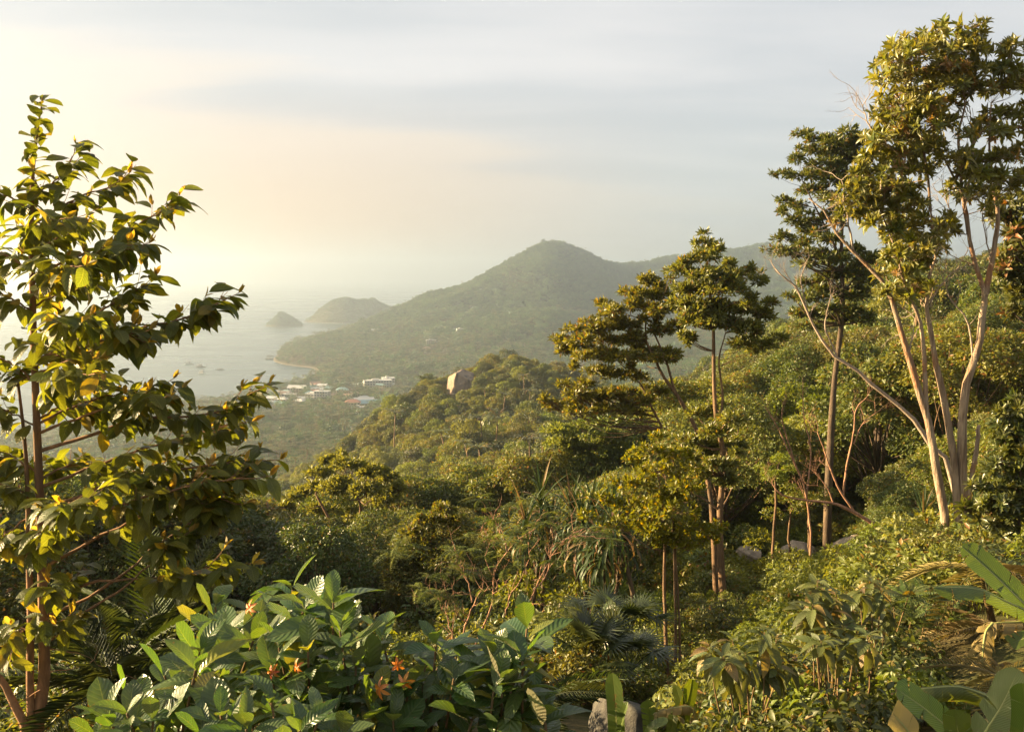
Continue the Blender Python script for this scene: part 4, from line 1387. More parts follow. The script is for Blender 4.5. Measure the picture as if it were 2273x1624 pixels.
def dead_trees():
    # leafless twigs standing out of the pale tree's crown are part of that tree
    pale = bpy.data.objects['pale_stemmed_tree']
    rng = wrng(88)
    for pts in [[(1960, 480), (1950, 330), (1925, 270), (1915, 235)], [(1895, 560), (1880, 470), (1868, 400)], [(2066, 681), (2080, 640), (2120, 600), (2150, 590)], [(2161, 805), (2150, 720), (2110, 660), (2085, 600)], [(2183, 681), (2200, 600), (2190, 540), (2180, 470)], [(2143, 450), (2160, 330), (2150, 230)], [(2034, 854), (2022, 770), (2035, 690)], [(2078, 560), (2110, 500), (2100, 440)]]:
        S = trunk_path(pts, 22.0, 10, .02, rng)
        g = tube(S, np.linspace(.028, .008, 10), 5, cap=False)
        for k in (3, 5, 6, 7, 8, 9, 9):
            bare_branch(rng, S[k], norm(norm(S[k] - S[k - 1]) + rng.normal(size=3) * .6), .55, .009, 2, g)
        part('twig', g.mesh('twig', MAT['dead']), pale)
    dead_tree('dead_tree', 'bare pale dead tree leaning far left from the peeling stems', 2140, 1240, 23.5,
              [([(2140, 1240), (2110, 1040), (2061, 985), (2034, 938), (1984, 891), (1937, 854), (1891, 813), (1851, 789), (1810, 730), (1795, 700), (1770, 640), (1745, 620), (1720, 595)], 6.0, 1.4),
               ([(1851, 789), (1868, 805), (1842, 770), (1832, 735), (1833, 700), (1842, 660)][0:1] + [(1856, 785), (1842, 755), (1832, 730), (1834, 700), (1845, 655)], 2.4, 0.9),
               ([(1795, 700), (1783, 650), (1778, 620), (1790, 580)], 1.8, 0.8), ([(1784, 668), (1760, 630), (1740, 600)], 1.4, .7)], MAT['dead'], 81, 3, 0.34, 0.3)
    dead_tree('arching_dead_tree', 'bare reddish dead stem arching left over the clearing', 2035, 1312, 28,
              [([(2035, 1312), (2005, 1255), (1985, 1220), (1960, 1180), (1920, 1150), (1885, 1132), (1850, 1116), (1800, 1112), (1740, 1100), (1715, 1075)], 7.0, 1.4),
               ([(1900, 1140), (1865, 1090), (1845, 1045), (1830, 1000), (1815, 960)], 2.8, 1.0),
               ([(1872, 1100), (1880, 1030), (1895, 960), (1900, 910), (1925, 880)], 2.6, .9),
               ([(1895, 985), (1915, 940), (1945, 915)], 1.5, .7),
               ([(1850, 1116), (1835, 1080), (1810, 1050)], 2.0, .8)], MAT['deadred'], 82, 3, 0.55, 0.3)
    dead_tree('bare_sapling', 'thin bare reddish saplings before the dark tiered tree', 1800, 1180, 34,
              [([(1800, 1180), (1785, 1080), (1750, 1000), (1727, 950), (1700, 905)], 2.8, 1.0), ([(1765, 1030), (1745, 965), (1735, 925), (1738, 895)], 1.8, .7), ([(1790, 1100), (1800, 1000), (1785, 930), (1782, 850)], 2.0, .7)], MAT['deadred'], 83, 2, 0.6, 0.35)
    # thin trunks of the clearing
    rng = wrng(84)
    for k, (pts, r0, r1, Y, lab) in enumerate([
        ([(2010, 1270), (2005, 1220), (1990, 1160), (1972, 1130)], 5.5, 3.0, 33, 'forked pale young trunk crossing the arching dead stem'),
        ([(2008, 1265), (2012, 1190), (2000, 1120), (1996, 1080)], 4.0, 2.5, 34, 'thin straight pale trunk right of the arching dead stem'),
        ([(1715, 1250), (1716, 1200), (1722, 1120), (1720, 1040)], 4.0, 2.0, 46, 'thin brown trunk left of the pale boulders'),
        ([(1797, 1235), (1795, 1180), (1798, 1110)], 3.2, 2.0, 46, 'thin dark trunk in front of the pale boulders'),
        ([(1755, 1240), (1750, 1190), (1757, 1120)], 3.0, 2.0, 47, 'thin bent trunk beside the pale boulders')]):
        rt, gz = root_of('young_tree', lab, 'tree', pts[0][0], pts[0][1], Y)
        u = Y / FPX
        S = to_ground(trunk_path(pts, Y, 10, 0.02, rng), r0, gz)
        part('trunk', tube(S, np.linspace(r0, r1, len(S)) * u, 8).mesh('trunk', MAT['bark']), rt)
        cs = [S[-1] + rng.normal(size=3) * (.5, .5, .35) + (0, 0, .2) for _ in range(6)]
        tw = Geo()
        for c in cs:
            tw.join(tube(spline([S[-2], (S[-1] + c) / 2, c], 5), np.linspace(r1 * u * .6, .006, 5), 4, cap=False))
        part('branch', tw.mesh('branch', MAT['bark']), rt)
        p, d = clump_cloud(rng, cs, rng.uniform(.35, .6, 6), 1500)
        ax, no = leaf_dirs(rng, d)
        q = Geo(); place(q, SIMPLE, p, ax, no, .13 * rng.uniform(.6, 1.3, 1500))
        part('crown', q.mesh('crown', MAT['olive' if k != 2 else 'lime']), rt)


dead_trees()
# ---------------------------------------------------------------- plants close to the viewpoint
M_young = leaf_mat('young_tree_leaf', (0.100, 0.112, 0.020), (0.060, 0.082, 0.018), old=(0.16, 0.13, 0.02), transl=0.48, rough=0.42, veins=0.35, rib=9, old_share=0.06, tcol=(3.0, 2.6, 0.5))
M_tip = leaf_mat('fresh_tip_leaf', (0.26, 0.17, 0.03), (0.20, 0.15, 0.03), transl=0.5, rough=0.4, veins=0.3, rib=9)
M_shrub = leaf_mat('ribbed_shrub_leaf', (0.060, 0.098, 0.024), (0.036, 0.068, 0.024), old=(0.16, 0.16, 0.02), under=(0.17, 0.16, 0.10), transl=0.36, rough=0.33, spec=0.5, veins=0.26, rib=10, old_share=0.07, tcol=(2.8, 2.6, 0.5))
M_flower = leaf_mat('orange_petal', (0.60, 0.25, 0.05), (0.52, 0.18, 0.03), transl=0.35, rough=0.5, tcol=(1.2, 1.1, 0.6))
M_flower_red = leaf_mat('red_orange_petal', (0.50, 0.15, 0.03), (0.42, 0.10, 0.02), transl=0.3, rough=0.5, tcol=(1.2, 1.1, 0.6))
M_stem = bark_mat('green_brown_stem', (0.16, 0.10, 0.045), (0.10, 0.07, 0.035), su=40, sv=8, bump=0.3, dist=0.003)
M_youngbark = bark_mat('reddish_young_bark', (0.27, 0.145, 0.07), (0.15, 0.085, 0.045), dark=(0.10, 0.07, 0.045), su=22, sv=5, bump=0.5, dist=0.008)
M_banana = leaf_mat('banana_leaf', (0.085, 0.115, 0.022), (0.065, 0.098, 0.022), transl=0.40, rough=0.36, spec=0.45, veins=0.28, rib=26, tcol=(2.2, 2.0, 0.5))
M_bananadry = leaf_mat('dry_banana_leaf', (0.30, 0.24, 0.09), (0.24, 0.20, 0.07), transl=0.35, rough=0.6, veins=0.2, rib=30, tcol=(1.3, 1.2, 0.6))
M_midrib = plain_mat('banana_midrib', (0.26, 0.27, 0.09), 0.5)
M_droop = leaf_mat('drooping_leaf', (0.095, 0.105, 0.028), (0.065, 0.085, 0.024), old=(0.20, 0.14, 0.05), under=(0.20, 0.18, 0.09), transl=0.32, rough=0.45, veins=0.25, rib=8, old_share=0.1)
M_strap = leaf_mat('strap_leaf', (0.045, 0.070, 0.022), (0.028, 0.046, 0.018), old=(0.14, 0.09, 0.04), transl=0.2, rough=0.5, spec=0.25, old_share=0.14)
M_fan = leaf_mat('fan_leaf', (0.045, 0.060, 0.020), (0.035, 0.048, 0.017), transl=0.2, rough=0.35, spec=0.5)
M_frond = leaf_mat('dark_frond', (0.034, 0.050, 0.015), (0.026, 0.038, 0.012), transl=0.2, rough=0.55, spec=0.2)
M_dryfrond = leaf_mat('dry_frond', (0.26, 0.19, 0.07), (0.18, 0.15, 0.05), transl=0.3, rough=0.55, tcol=(1.3, 1.2, 0.6))
M_fern = leaf_mat('pinnate_leaf', (0.085, 0.110, 0.026), (0.055, 0.085, 0.022), old=(0.18, 0.13, 0.03), transl=0.32, old_share=0.12)
M_feather = leaf_mat('feathery_leaf', (0.105, 0.125, 0.028), (0.075, 0.10, 0.024), transl=0.35)
M_bush = leaf_mat('bush_leaf', (0.085, 0.095, 0.022), (0.050, 0.072, 0.020), old=(0.17, 0.12, 0.03), transl=0.3, old_share=0.08)


def branch_leaves(rng, S, i0, spacing, out):
    """alternate leaves along a shoot S from index fraction i0: blades arch out sideways and hang"""
    L = np.concatenate([[0], np.cumsum(np.linalg.norm(np.diff(S, axis=0), axis=1))])
    T = norm(np.gradient(S, axis=0))
    s = L[-1] * i0
    k = 0
    while s < L[-1]:
        i = min(len(S) - 2, np.searchsorted(L, s) - 1 if s > 0 else 0); i = max(i, 0)
        f = (s - L[i]) / max(1e-6, L[i + 1] - L[i])
        p = S[i] * (1 - f) + S[i + 1] * f
        t = T[i]
        side = norm(np.cross(t, (0, 0, 1))) * (1 if k % 2 else -1)
        ax = norm(side * rng.uniform(.35, .95) + t * rng.uniform(.35, .9) + np.array((0, 0, -1)) * rng.uniform(.1, .75) + rng.normal(size=3) * .2)
        no = norm(np.array((0, 0, 1.0)) + t * .25 + rng.normal(size=3) * .28)
        out.append((p, ax, no, rng.uniform(.75, 1.2)))
        s += spacing * rng.uniform(.7, 1.3); k += 1


def young_tree():
    Y = 8.0; u = Y / FPX; rng = wrng(91)
    rt, gz = root_of('young_tree', 'slim young tree with big hanging leaves at the left edge, lit from behind', 'tree', 85, 1606, Y)
    main = to_ground(trunk_path([(82, 1606), (98, 1500), (96, 1380), (90, 1150), (80, 900), (72, 650), (70, 450), (78, 330), (95, 215)], Y, 26), 15, gz)
    rr = np.interp(np.arange(len(main)), [0, 1, 8, 18, len(main) - 1], [19, 15, 11, 6, 1.2]) * u
    part('trunk', tube(main, rr, 12, wob=0.04).mesh('trunk', M_youngbark), rt)
    second = to_ground(trunk_path([(70, 1606), (66, 1500), (68, 1400), (64, 1250), (62, 1120), (55, 980), (40, 850)], Y, 16, 0, None, [-.05] * 7), 11, gz)
    part('trunk', tube(second, np.linspace(10, 3, len(second)) * u, 10, wob=0.04).mesh('trunk', M_youngbark), rt)
    third = to_ground(trunk_path([(55, 1606), (30, 1560), (5, 1510), (-30, 1480)], Y, 8, 0, None, [-.1] * 4), 8, gz)
    part('trunk', tube(third, np.linspace(11, 6, len(third)) * u, 8, wob=0.04).mesh('trunk', M_youngbark), rt)
    B = [([(72, 500), (170, 440), (240, 415), (286, 385)], .2, .25), ([(75, 610), (230, 545), (320, 490), (397, 436)], .2, .35), ([(72, 440), (140, 385), (170, 322)], .1, .1), ([(72, 650), (190, 590), (280, 545), (330, 540)], .2, -.3),
         ([(78, 760), (200, 700), (290, 655), (345, 612)], .25, .4), ([(80, 810), (280, 735), (430, 700), (530, 650)], .25, .1), ([(80, 830), (180, 790), (260, 750), (330, 760)], .2, -.4),
         ([(85, 940), (210, 885), (310, 865), (385, 840)], .25, .2), ([(90, 1000), (300, 935), (480, 915), (600, 850)], .25, 0), ([(90, 960), (220, 910), (330, 890), (380, 880)], .2, -.5),
         ([(92, 1080), (250, 1020), (420, 965), (560, 935)], .2, .4), ([(92, 1130), (300, 1060), (480, 1030), (622, 1020)], .25, .2), ([(95, 1190), (300, 1110), (470, 1070), (600, 1055)], .3, -.3),
         ([(95, 1260), (300, 1150), (430, 1100), (545, 1120)], .35, 0), ([(97, 1370), (220, 1310), (350, 1210), (440, 1150), (480, 1120)], .75, .1), ([(97, 1330), (220, 1290), (400, 1278), (560, 1250)], .55, -.1),
         ([(97, 1400), (240, 1330), (330, 1255), (420, 1180)], .8, -.2),
         ([(70, 480), (30, 440), (-30, 425)], .1, .1), ([(72, 600), (0, 560), (-70, 545)], .1, .3), ([(75, 690), (0, 650), (-80, 620)], .1, -.4), ([(80, 850), (10, 800), (-70, 765)], .1, .3), ([(85, 950), (0, 905), (-90, 880)], .1, -.2),
         ([(88, 1050), (20, 1010), (-60, 990)], .1, .3), ([(90, 1120), (20, 1080), (-70, 1060)], .15, -.3), ([(95, 1250), (30, 1200), (-40, 1190)], .2, .1), ([(64, 1250), (110, 1190), (150, 1165)], .3, -.4), ([(60, 1150), (10, 1190), (-30, 1230)], .3, -.3),
         ([(97, 1150), (140, 1120), (210, 1120)], .2, -.8), ([(85, 900), (150, 840), (230, 830)], .15, -1.0), ([(80, 780), (140, 720), (200, 700)], .15, -1.0), ([(75, 650), (130, 600), (190, 590)], .15, -.9), ([(72, 560), (110, 500), (150, 480)], .15, -.7),
         ([(85, 930), (160, 890), (250, 900)], .15, .9), ([(80, 800), (160, 760), (240, 740)], .15, 1.0), ([(76, 680), (150, 640), (210, 620)], .15, .9), ([(74, 560), (140, 520), (200, 490)], .15, .7), ([(92, 1060), (170, 1030), (260, 1040)], .15, .9),
         ([(97, 1390), (120, 1330), (150, 1290)], .5, -.2), ([(68, 1400), (40, 1400), (15, 1430)], .3, -.1), ([(96, 1430), (140, 1400), (125, 1385)], .5, -.2)]
    leaves, tips = [], []
    branch_leaves(rng, main[14:], .05, .05, leaves)
    branch_leaves(rng, main[19:], .1, .035, leaves)
    for pts, i0, dy in B:
        n = len(pts)
        S = trunk_path(pts, Y, 16, .006, rng, [dy * (i / (n - 1)) for i in range(n)])
        Ln = np.linalg.norm(np.diff(S, axis=0), axis=1).sum()
        r0 = (0.0045 + 0.006 * Ln)
        g = tube(S, np.linspace(r0, .0028, 16), 6, cap=False)
        branch_leaves(rng, S, i0, .045, leaves)
        tips.append((S[-1], norm(S[-1] - S[-3])))
        # side shoots
        for k in range(int(3 + Ln * 8)):
            i = rng.integers(max(1, int(16 * i0)), 13)
            t = norm(S[i + 1] - S[i]); sd = norm(np.cross(t, (0, 0, 1))) * rng.choice((-1, 1))
            l = rng.uniform(.12, .32)
            d = norm(t * .7 + sd * .8 + (0, 0, rng.uniform(-.2, .5)))
            q = spline([S[i], S[i] + d * l * .5 + (0, 0, -.01), S[i] + d * l + (0, 0, .03)], 6)
            g.join(tube(q, np.linspace(.004, .002, 6), 4, cap=False))
            branch_leaves(rng, q, .3, .05, leaves)
            if rng.random() < .3: tips.append((q[-1], d))
        part('branch', g.mesh('branch', M_youngbark), rt)
    tpls = [leaf_grid(.50, 5, .10, .22, .7, .52, 0, .07), leaf_grid(.46, 5, .16, .42, .7, .5, .03, .07, .03), leaf_grid(.54, 5, .06, .34, .65, .55, .04, .07, .02, .35), leaf_grid(.48, 5, .2, .52, .7, .5, 0, .07, .02, -.3)]
    meshes = [Geo().add(*t).mesh('leaf', M_young) for t in tpls]
    P = np.array([l[0] for l in leaves]); A = np.array([l[1] for l in leaves]); N = np.array([l[2] for l in leaves]); S = np.array([l[3] for l in leaves]) * .192
    leaf_parts(rt, 'leaf', tpls, meshes, P, A, N, S, rng.integers(0, 4, len(P)), 300, M_young)
    tt = leaf_grid(.38, 4, .25, .1, .7, .5)
    tm = Geo().add(*tt).mesh('young_leaf', M_tip)
    tp, ta, tn, ts = [], [], [], []
    for p, d in tips:
        for k in range(rng.integers(2, 4)):
            tp.append(p); ta.append(norm(d * .8 + (0, 0, .6) + rng.normal(size=3) * .35)); tn.append(norm(rng.normal(size=3) + (0, 0, .5) - d * .3)); ts.append(rng.uniform(.06, .13))
    leaf_parts(rt, 'young_leaf', [tt], [tm], np.array(tp), np.array(ta), np.array(tn), np.array(ts), np.zeros(len(tp), int), 120, M_tip, 'young_foliage')
    # bare shoots low on the stem
    g = Geo()
    for pts in [[(110, 1440), (180, 1450), (215, 1475)], [(215, 1475), (260, 1490), (330, 1520)], [(110, 1400), (150, 1370), (165, 1330)], [(90, 1530), (40, 1560), (0, 1570)], [(112, 1490), (150, 1485), (175, 1480)], [(200, 1470), (215, 1450), (212, 1430)]]:
        g.join(tube(trunk_path(pts, Y - .1, 8, .004, rng), np.linspace(.006, .002, 8), 4, cap=False))
    part('twig', g.mesh('twig', M_youngbark), rt)


young_tree()


GARD = [leaf_grid(.46, 7, .10, .18, .62, .58, 0, .05), leaf_grid(.42, 7, .22, .30, .62, .56, .0, .05, .02), leaf_grid(.50, 7, .06, .10, .6, .6, .04, .05, .03), leaf_grid(.44, 7, .16, .42, .62, .56, .03, .05, .02, .3), leaf_grid(.38, 7, .3, .6, .6, .55, .06, .05, .05, -.4), leaf_grid(.40, 7, .02, .75, .6, .52, .08, .05, .04, .2), leaf_grid(.52, 7, .13, -.12, .6, .6, .05, .05, .03)]
GARD_M = [Geo().add(*t).mesh('leaf', M_shrub) for t in GARD]
PETAL = leaf_grid(.44, 5, .3, .75, .6, .6, .05, 0, .05)
PETAL_M = Geo().add(*PETAL).mesh('petal', M_flower)
PETAL_R = Geo().add(*PETAL).mesh('petal', M_flower_red)


def flower(parent, p, face, size, mesh, seed):
    r = wrng(seed)
    g = tube(spline([p - face * size * .7, p - face * size * .3, p], 4), np.array((.1, .12, .2, .3)) * size * .35, 7)
    f = part('flower', g.mesh('flower', M_flower), parent)
    side = norm(np.cross(face, (0.2, 0.9, 0.3))); up = np.cross(face, side)
    for k in range(6):
        a = k * 1.047 + r.normal() * .12
        d = side * math.cos(a) + up * math.sin(a)
        ax = norm(d + face * r.uniform(.1, .6)); no = norm(face - d * .3)
        M = frames(ax[None], no[None])[0] * size * r.uniform(.85, 1.1)
        m = Matrix.Identity(4)
        for i in range(3):
            for j in range(3):
                m[i][j] = M[i, j]
            m[i][3] = p[i]
        o = bpy.data.objects.new('petal', mesh); COL.objects.link(o)
        o.parent = f
        base = np.array(parent.location) + np.array(f.location)
        m.translation = Vector(p) - Vector(base)
        o.matrix_local = m


def leafy_shrubs():
    rng = wrng(95)
    G6 = lambda L: [(177.6 + a * .3125, 1184 + b * .3125) for a, b in L]
    SH = [
        ('ribbed-leaf shrub at the lower left with leaves bent over like spoons', [(0, 0)] and G6([(850, 840), (600, 1010), (640, 1180), (420, 1290), (200, 1330), (330, 1180), (520, 1330), (120, 1440), (700, 1380)]), 5.0),
        ('tallest ribbed-leaf shrub with an orange flower between two upright leaves', G6([(960, 520), (1205, 560), (1000, 690), (1060, 960), (1120, 830), (1510, 400), (900, 1040), (1230, 760)]), 5.6),
        ('ribbed-leaf shrub in the middle with broad shiny upright leaves', G6([(1620, 840), (1800, 780), (1690, 1080), (1370, 960), (1480, 1080), (1800, 490), (1700, 640), (1960, 900)]), 5.3),
        ('low ribbed-leaf shrub along the bottom edge, mostly in shade', G6([(1000, 1290), (1360, 1200), (1400, 1350), (1700, 1300), (1180, 1390), (1560, 1400), (860, 1420)]), 4.6),
        ('ribbed-leaf shrub with several orange flowers right of the middle', C1p([(940, 1100), (1240, 1140), (1350, 1180), (1180, 1240), (880, 1270), (1400, 1350), (1080, 1400), (1250, 1450), (760, 1500), (1000, 1560), (650, 1420)]), 5.2),
        ('thin ribbed-leaf shrub on a bare slanting stem at its right end', C1p([(1745, 1050), (1550, 1190), (1650, 1340), (1690, 1560), (1840, 1540), (1720, 1230), (1560, 1400)]), 4.9),
    ]
    for si, (label, cl, Y0) in enumerate(SH):
        bx = np.mean([c[0] for c in cl])
        rt, gz = root_of('broad_leaf_shrub', label, 'shrub', bx, 1700, Y0, 'ribbed-leaf shrubs along the bottom of the view')
        base = np.array(rt.location)
        P, A, N, S = [], [], [], []
        cl = list(cl) + [(x + rng.normal() * 45, y + abs(rng.normal()) * 60 + 25) for x, y in cl]
        for ci, (px, py) in enumerate(cl):
            Y = Y0 + rng.uniform(-.35, .35) + (1420 - py) / 400 * .5
            top = pix(px, py, Y)
            b = base + np.array((rng.normal() * .12, rng.normal() * .12, -.1))
            b[2] = min(float(ground(b[0], b[1])) - .05, top[2] - .3)
            m = (b * .4 + top * .6) + np.array((rng.normal() * .07, rng.normal() * .07, -.08))
            st = spline([b, m, top], 8)
            part('stem', tube(st, np.linspace(.014, .006, 8), 6).mesh('stem', M_stem), rt)
            ax0 = norm(norm(top - m) + np.array((0, 0, .9)) + rng.normal(size=3) * .22)
            s1 = norm(np.cross(ax0, rng.normal(size=3))); s2 = np.cross(ax0, s1)
            n = rng.integers(9, 13)
            a0 = rng.uniform(0, 6.28)
            for k in range(n):
                a = a0 + (k // 2) * 1.57 + (k % 2) * math.pi + rng.normal() * .22
                lv = k // 2
                el = [1.05, .72, .42, .12, -.1, -.25][min(lv, 5)] + rng.normal() * .16
                rd = s1 * math.cos(a) + s2 * math.sin(a)
                P.append(top - ax0 * lv * .045 + rng.normal(size=3) * .004)
                A.append(norm(rd * math.cos(el) + ax0 * math.sin(el)))
                N.append(norm(ax0 * math.cos(el) - rd * math.sin(el) + rng.normal(size=3) * .16))
                S.append(rng.uniform(.5, 1.12) * (.22 if lv == 0 else .295 if lv < 4 else .25) * Y / 5.1)
        leaf_parts(rt, 'leaf', GARD, GARD_M, np.array(P), np.array(A), np.array(N), np.array(S), rng.integers(0, 7, len(P)), 300, M_shrub)
        FL = {1: [((1205, 530), .075, 0)], 4: [((930, 1380), .085, 0), ((1065, 1345), .075, 0), ((1025, 1250), .055, 1), ((800, 1588), .08, 0)], 2: [((465, 1262), .06, 1), ((332, 1288), .06, 2)]}
        for fi, (c, sz, kind) in enumerate(FL.get(si, [])):
            q = G6([c])[0] if si == 1 else C1p([c])[0]
            p = pix(q[0], q[1], Y0 - .45)
            flower(rt, p, norm(np.array((-.55 + .3 * fi, -.6, .15))), sz * .6, PETAL_R if kind else PETAL_M, 300 + si * 10 + fi)


leafy_shrubs()


def pinnate_tpl(n, lw, ll, seed=1, droop=.25, rise=.35, taper=True):
    """a feather leaf along +Y: rachis and paired leaflets"""
    r = wrng(seed)
    t = np.linspace(0, 1, 7)
    P = np.stack([np.zeros(7), t, -droop * t ** 2], 1)
    g = tube(P, np.linspace(.012, .004, 7), 3, cap=False)
    lf = leaf_simple(lw / ll, .05, .12)
    for k in range(n):
        f = (k + .8) / n
        p = np.array((0, f, -droop * f * f))
        sz = ll * (math.sin(math.pi * (0.12 + .82 * f)) ** .6 if taper else 1) * r.uniform(.85, 1.1)
        for s in (-1, 1):
            place(g, lf, p, (s * 1.0, rise + r.normal() * .06, -.18 + r.normal() * .08), (0, 0.1, 1), sz)
    V, F4, F3, U, R = g.arrays()
    return V, F4, F3, U


def fronds(name, label, cat, px, py, Y, items, tpls, meshes, size, seed, group=None, part_name='frond', stem=None, mat=None):
    """a plant whose leaves spring from one point or from several: items = (px, py, count, elevation)"""
    rng = wrng(seed)
    rt, gz = root_of(name, label, cat, px, py, Y, group)
    P, A, N, S = [], [], [], []
    for (cx, cy_, n, el0) in items:
        c = pix(cx, cy_, Y + rng.normal() * .25)
        b = np.array(rt.location) + (rng.normal() * .1, rng.normal() * .1, -.1)
        if stem is not None and c[2] > b[2] + .05:
            part('stem', tube(spline([b, (b + c) / 2 + rng.normal(size=3) * .04, c], 6), np.linspace(stem, stem * .5, 6), 6).mesh('stem', M_stem), rt)
        a0 = rng.uniform(0, 6.28)
        for k in range(n):
            a = a0 + k * 2.399; el = el0 * (1 - 0.8 * k / n) + rng.normal() * .15
            rd = np.array((math.cos(a), math.sin(a), 0))
            P.append(c); A.append(norm(rd * math.cos(el) + np.array((0, 0, math.sin(el)))))
            N.append(norm(np.array((0, 0, math.cos(el))) - rd * math.sin(el) + rng.normal(size=3) * .12)); S.append(size * rng.uniform(.75, 1.15))
    leaf_parts(rt, part_name, tpls, meshes, np.array(P), np.array(A), np.array(N), np.array(S), rng.integers(0, len(tpls), len(P)), 300, mat)
    return rt


def tpl_mesh(tpls, name, mat):
    return [Geo().add(*t).mesh(name, mat) for t in tpls]


def near_plants():
    # dark feather palms in the hollow at left
    T = [pinnate_tpl(34, .018, .30, 5, .55, .75), pinnate_tpl(34, .018, .28, 6, .8, .7), pinnate_tpl(30, .02, .3, 7, .35, .8)]
    M = tpl_mesh(T, 'frond', M_frond)
    fronds('feather_palm', 'dark feather palm in the shaded hollow behind the ribbed-leaf shrubs', 'palm', 235, 1600, 8.6, [(245, 1530, 13, 1.35)], T, M, 1.15, 111, 'dark feather palms in the hollow')
    fronds('feather_palm', 'smaller dark feather palm with upright fronds beside the young tree', 'palm', 330, 1560, 10.5, [(345, 1450, 11, 1.5)], T, M, 1.2, 112, 'dark feather palms in the hollow')
    fronds('feather_palm', 'low dark palm below the fan palms at the bottom', 'palm', 1190, 1640, 8.5, [(1200, 1560, 10, .9)], T, M, .8, 113, 'dark feather palms in the hollow')
    # feathery twigs
    T = [pinnate_tpl(13, .06, .26, 8, .35, .15), pinnate_tpl(12, .06, .26, 9, .55, .15)]
    M = tpl_mesh(T, 'feather_leaf', M_feather)
    rng = wrng(114)
    Y = 14.0; u = Y / FPX
    rt, gz = root_of('feathery_shrub', 'thin twiggy shrub with feathery light green leaves in the middle of the slope', 'shrub', 1060, 1480, Y)
    tw = [[(1340, 1240), (1330, 1100), (1280, 980), (1210, 870)], [(1370, 1240), (1410, 1000), (1440, 900), (1500, 760), (1410, 570)], [(1400, 1240), (1540, 960), (1560, 780), (1640, 620), (1840, 470)], [(1450, 1240), (1700, 980), (1800, 800), (1880, 600), (1870, 430)], [(1410, 1000), (1380, 960), (1330, 820), (1200, 760)],
          [(1560, 850), (1580, 800), (1520, 640), (1560, 520)], [(1780, 840), (1850, 760), (1900, 640), (2050, 520), (2150, 560)], [(1620, 980), (1650, 900), (1760, 700), (1740, 560)], [(1440, 900), (1400, 760), (1330, 640)], [(1640, 620), (1600, 500), (1480, 330)], [(1880, 600), (2000, 500), (2180, 480)]]
    ends = []
    for k, pl in enumerate(tw):
        S = trunk_path(C1p(pl), Y, 14, .012, rng, [0] * len(pl))
        S = S + np.linspace(0, 1, 14)[:, None] * np.array((0, rng.normal() * .5, 0))
        if k < 4:
            S[0] = np.array(rt.location) + (rng.normal() * .05, 0, -.1)
        g = tube(S, np.linspace(.018 if k < 4 else .012, .004, 14), 5, cap=False)
        for j in range(6):
            i = rng.integers(4, 13)
            bare_branch(rng, S[i], norm(norm(S[i] - S[i - 1]) + rng.normal(size=3) * .7), .28, .005, 1, g)
        part('branch', g.mesh('branch', MAT['deadred']), rt)
        ends += [S[-1], S[-3], S[9]]
    pts = C1p([(1020, 590), (1090, 580), (1130, 620), (1330, 620), (1420, 540), (1450, 520), (1430, 610), (1200, 760), (1280, 740), (1380, 730), (1330, 700), (1500, 720), (1620, 720), (1680, 700), (1750, 470), (1840, 470), (1880, 400), (1680, 350), (1740, 330),
               (1560, 440), (1480, 310), (1430, 740), (1150, 820), (1240, 830), (1560, 880), (1850, 960), (1950, 930), (2060, 620), (2160, 500), (1960, 680), (1700, 500), (1620, 560), (1020, 640), (980, 620)])
    P = [pix(x, y, Y + rng.normal() * .4) for x, y in pts] + ends
    PP, A, N, S = [], [], [], []
    for p in P:
        for k in range(5):
            a = rng.uniform(0, 6.28)
            PP.append(p); A.append(norm((math.cos(a), math.sin(a), rng.uniform(-.1, .5)))); N.append(norm((rng.normal() * .2, rng.normal() * .2, 1))); S.append(rng.uniform(.17, .32))
    leaf_parts(rt, 'feather_leaf', T, M, np.array(PP), np.array(A), np.array(N), np.array(S), rng.integers(0, 2, len(PP)), 300, M_feather)
    # star shaped feather-leaf plants at right
    T = [pinnate_tpl(12, .10, .24, 10, .18, .12), pinnate_tpl(13, .10, .23, 11, .3, .12), pinnate_tpl(11, .11, .25, 12, .1, .12)]
    M = tpl_mesh(T, 'frond', M_fern)
    for k, (a, b, sz, lab) in enumerate([
        ((1225, 1225), (1240, 1330), .36, 'lowest star of feather leaves left of the torn banana leaf'), ((1235, 1010), (1250, 1120), .33, 'star of feather leaves with a yellow tip below the clearing'), ((1010, 880), (1020, 1000), .30, 'dark star of feather leaves among the leafy bushes'),
        ((1120, 960), (1130, 1060), .32, 'dark star of feather leaves left of the yellow-tipped one'), ((1360, 1170), (1370, 1270), .34, 'star of feather leaves touching the torn banana leaf'), ((1100, 830), (1110, 940), .30, 'small star of feather leaves below the arching dead stem'),
        ((1350, 960), (1360, 1060), .33, 'star of feather leaves beneath the broad banana leaves'), ((1080, 1120), (1090, 1220), .32, 'star of feather leaves left of the lowest one'), ((1220, 840), (1230, 950), .30, 'star of feather leaves next to the dry palm frond'), ((1300, 1330), (1310, 1420), .34, 'star of feather leaves above the long drooping banana leaf')]):
        p0, p1 = C3p([a])[0], C3p([b])[0]
        fronds('feather_leaf_plant', lab, 'plant', p1[0], p1[1], 11.5, [(p0[0], p0[1], 13, .75)], T, M, sz, 120 + k, 'star-shaped feather-leaf plants at lower right', stem=.012)
    # fan palms
    T = []
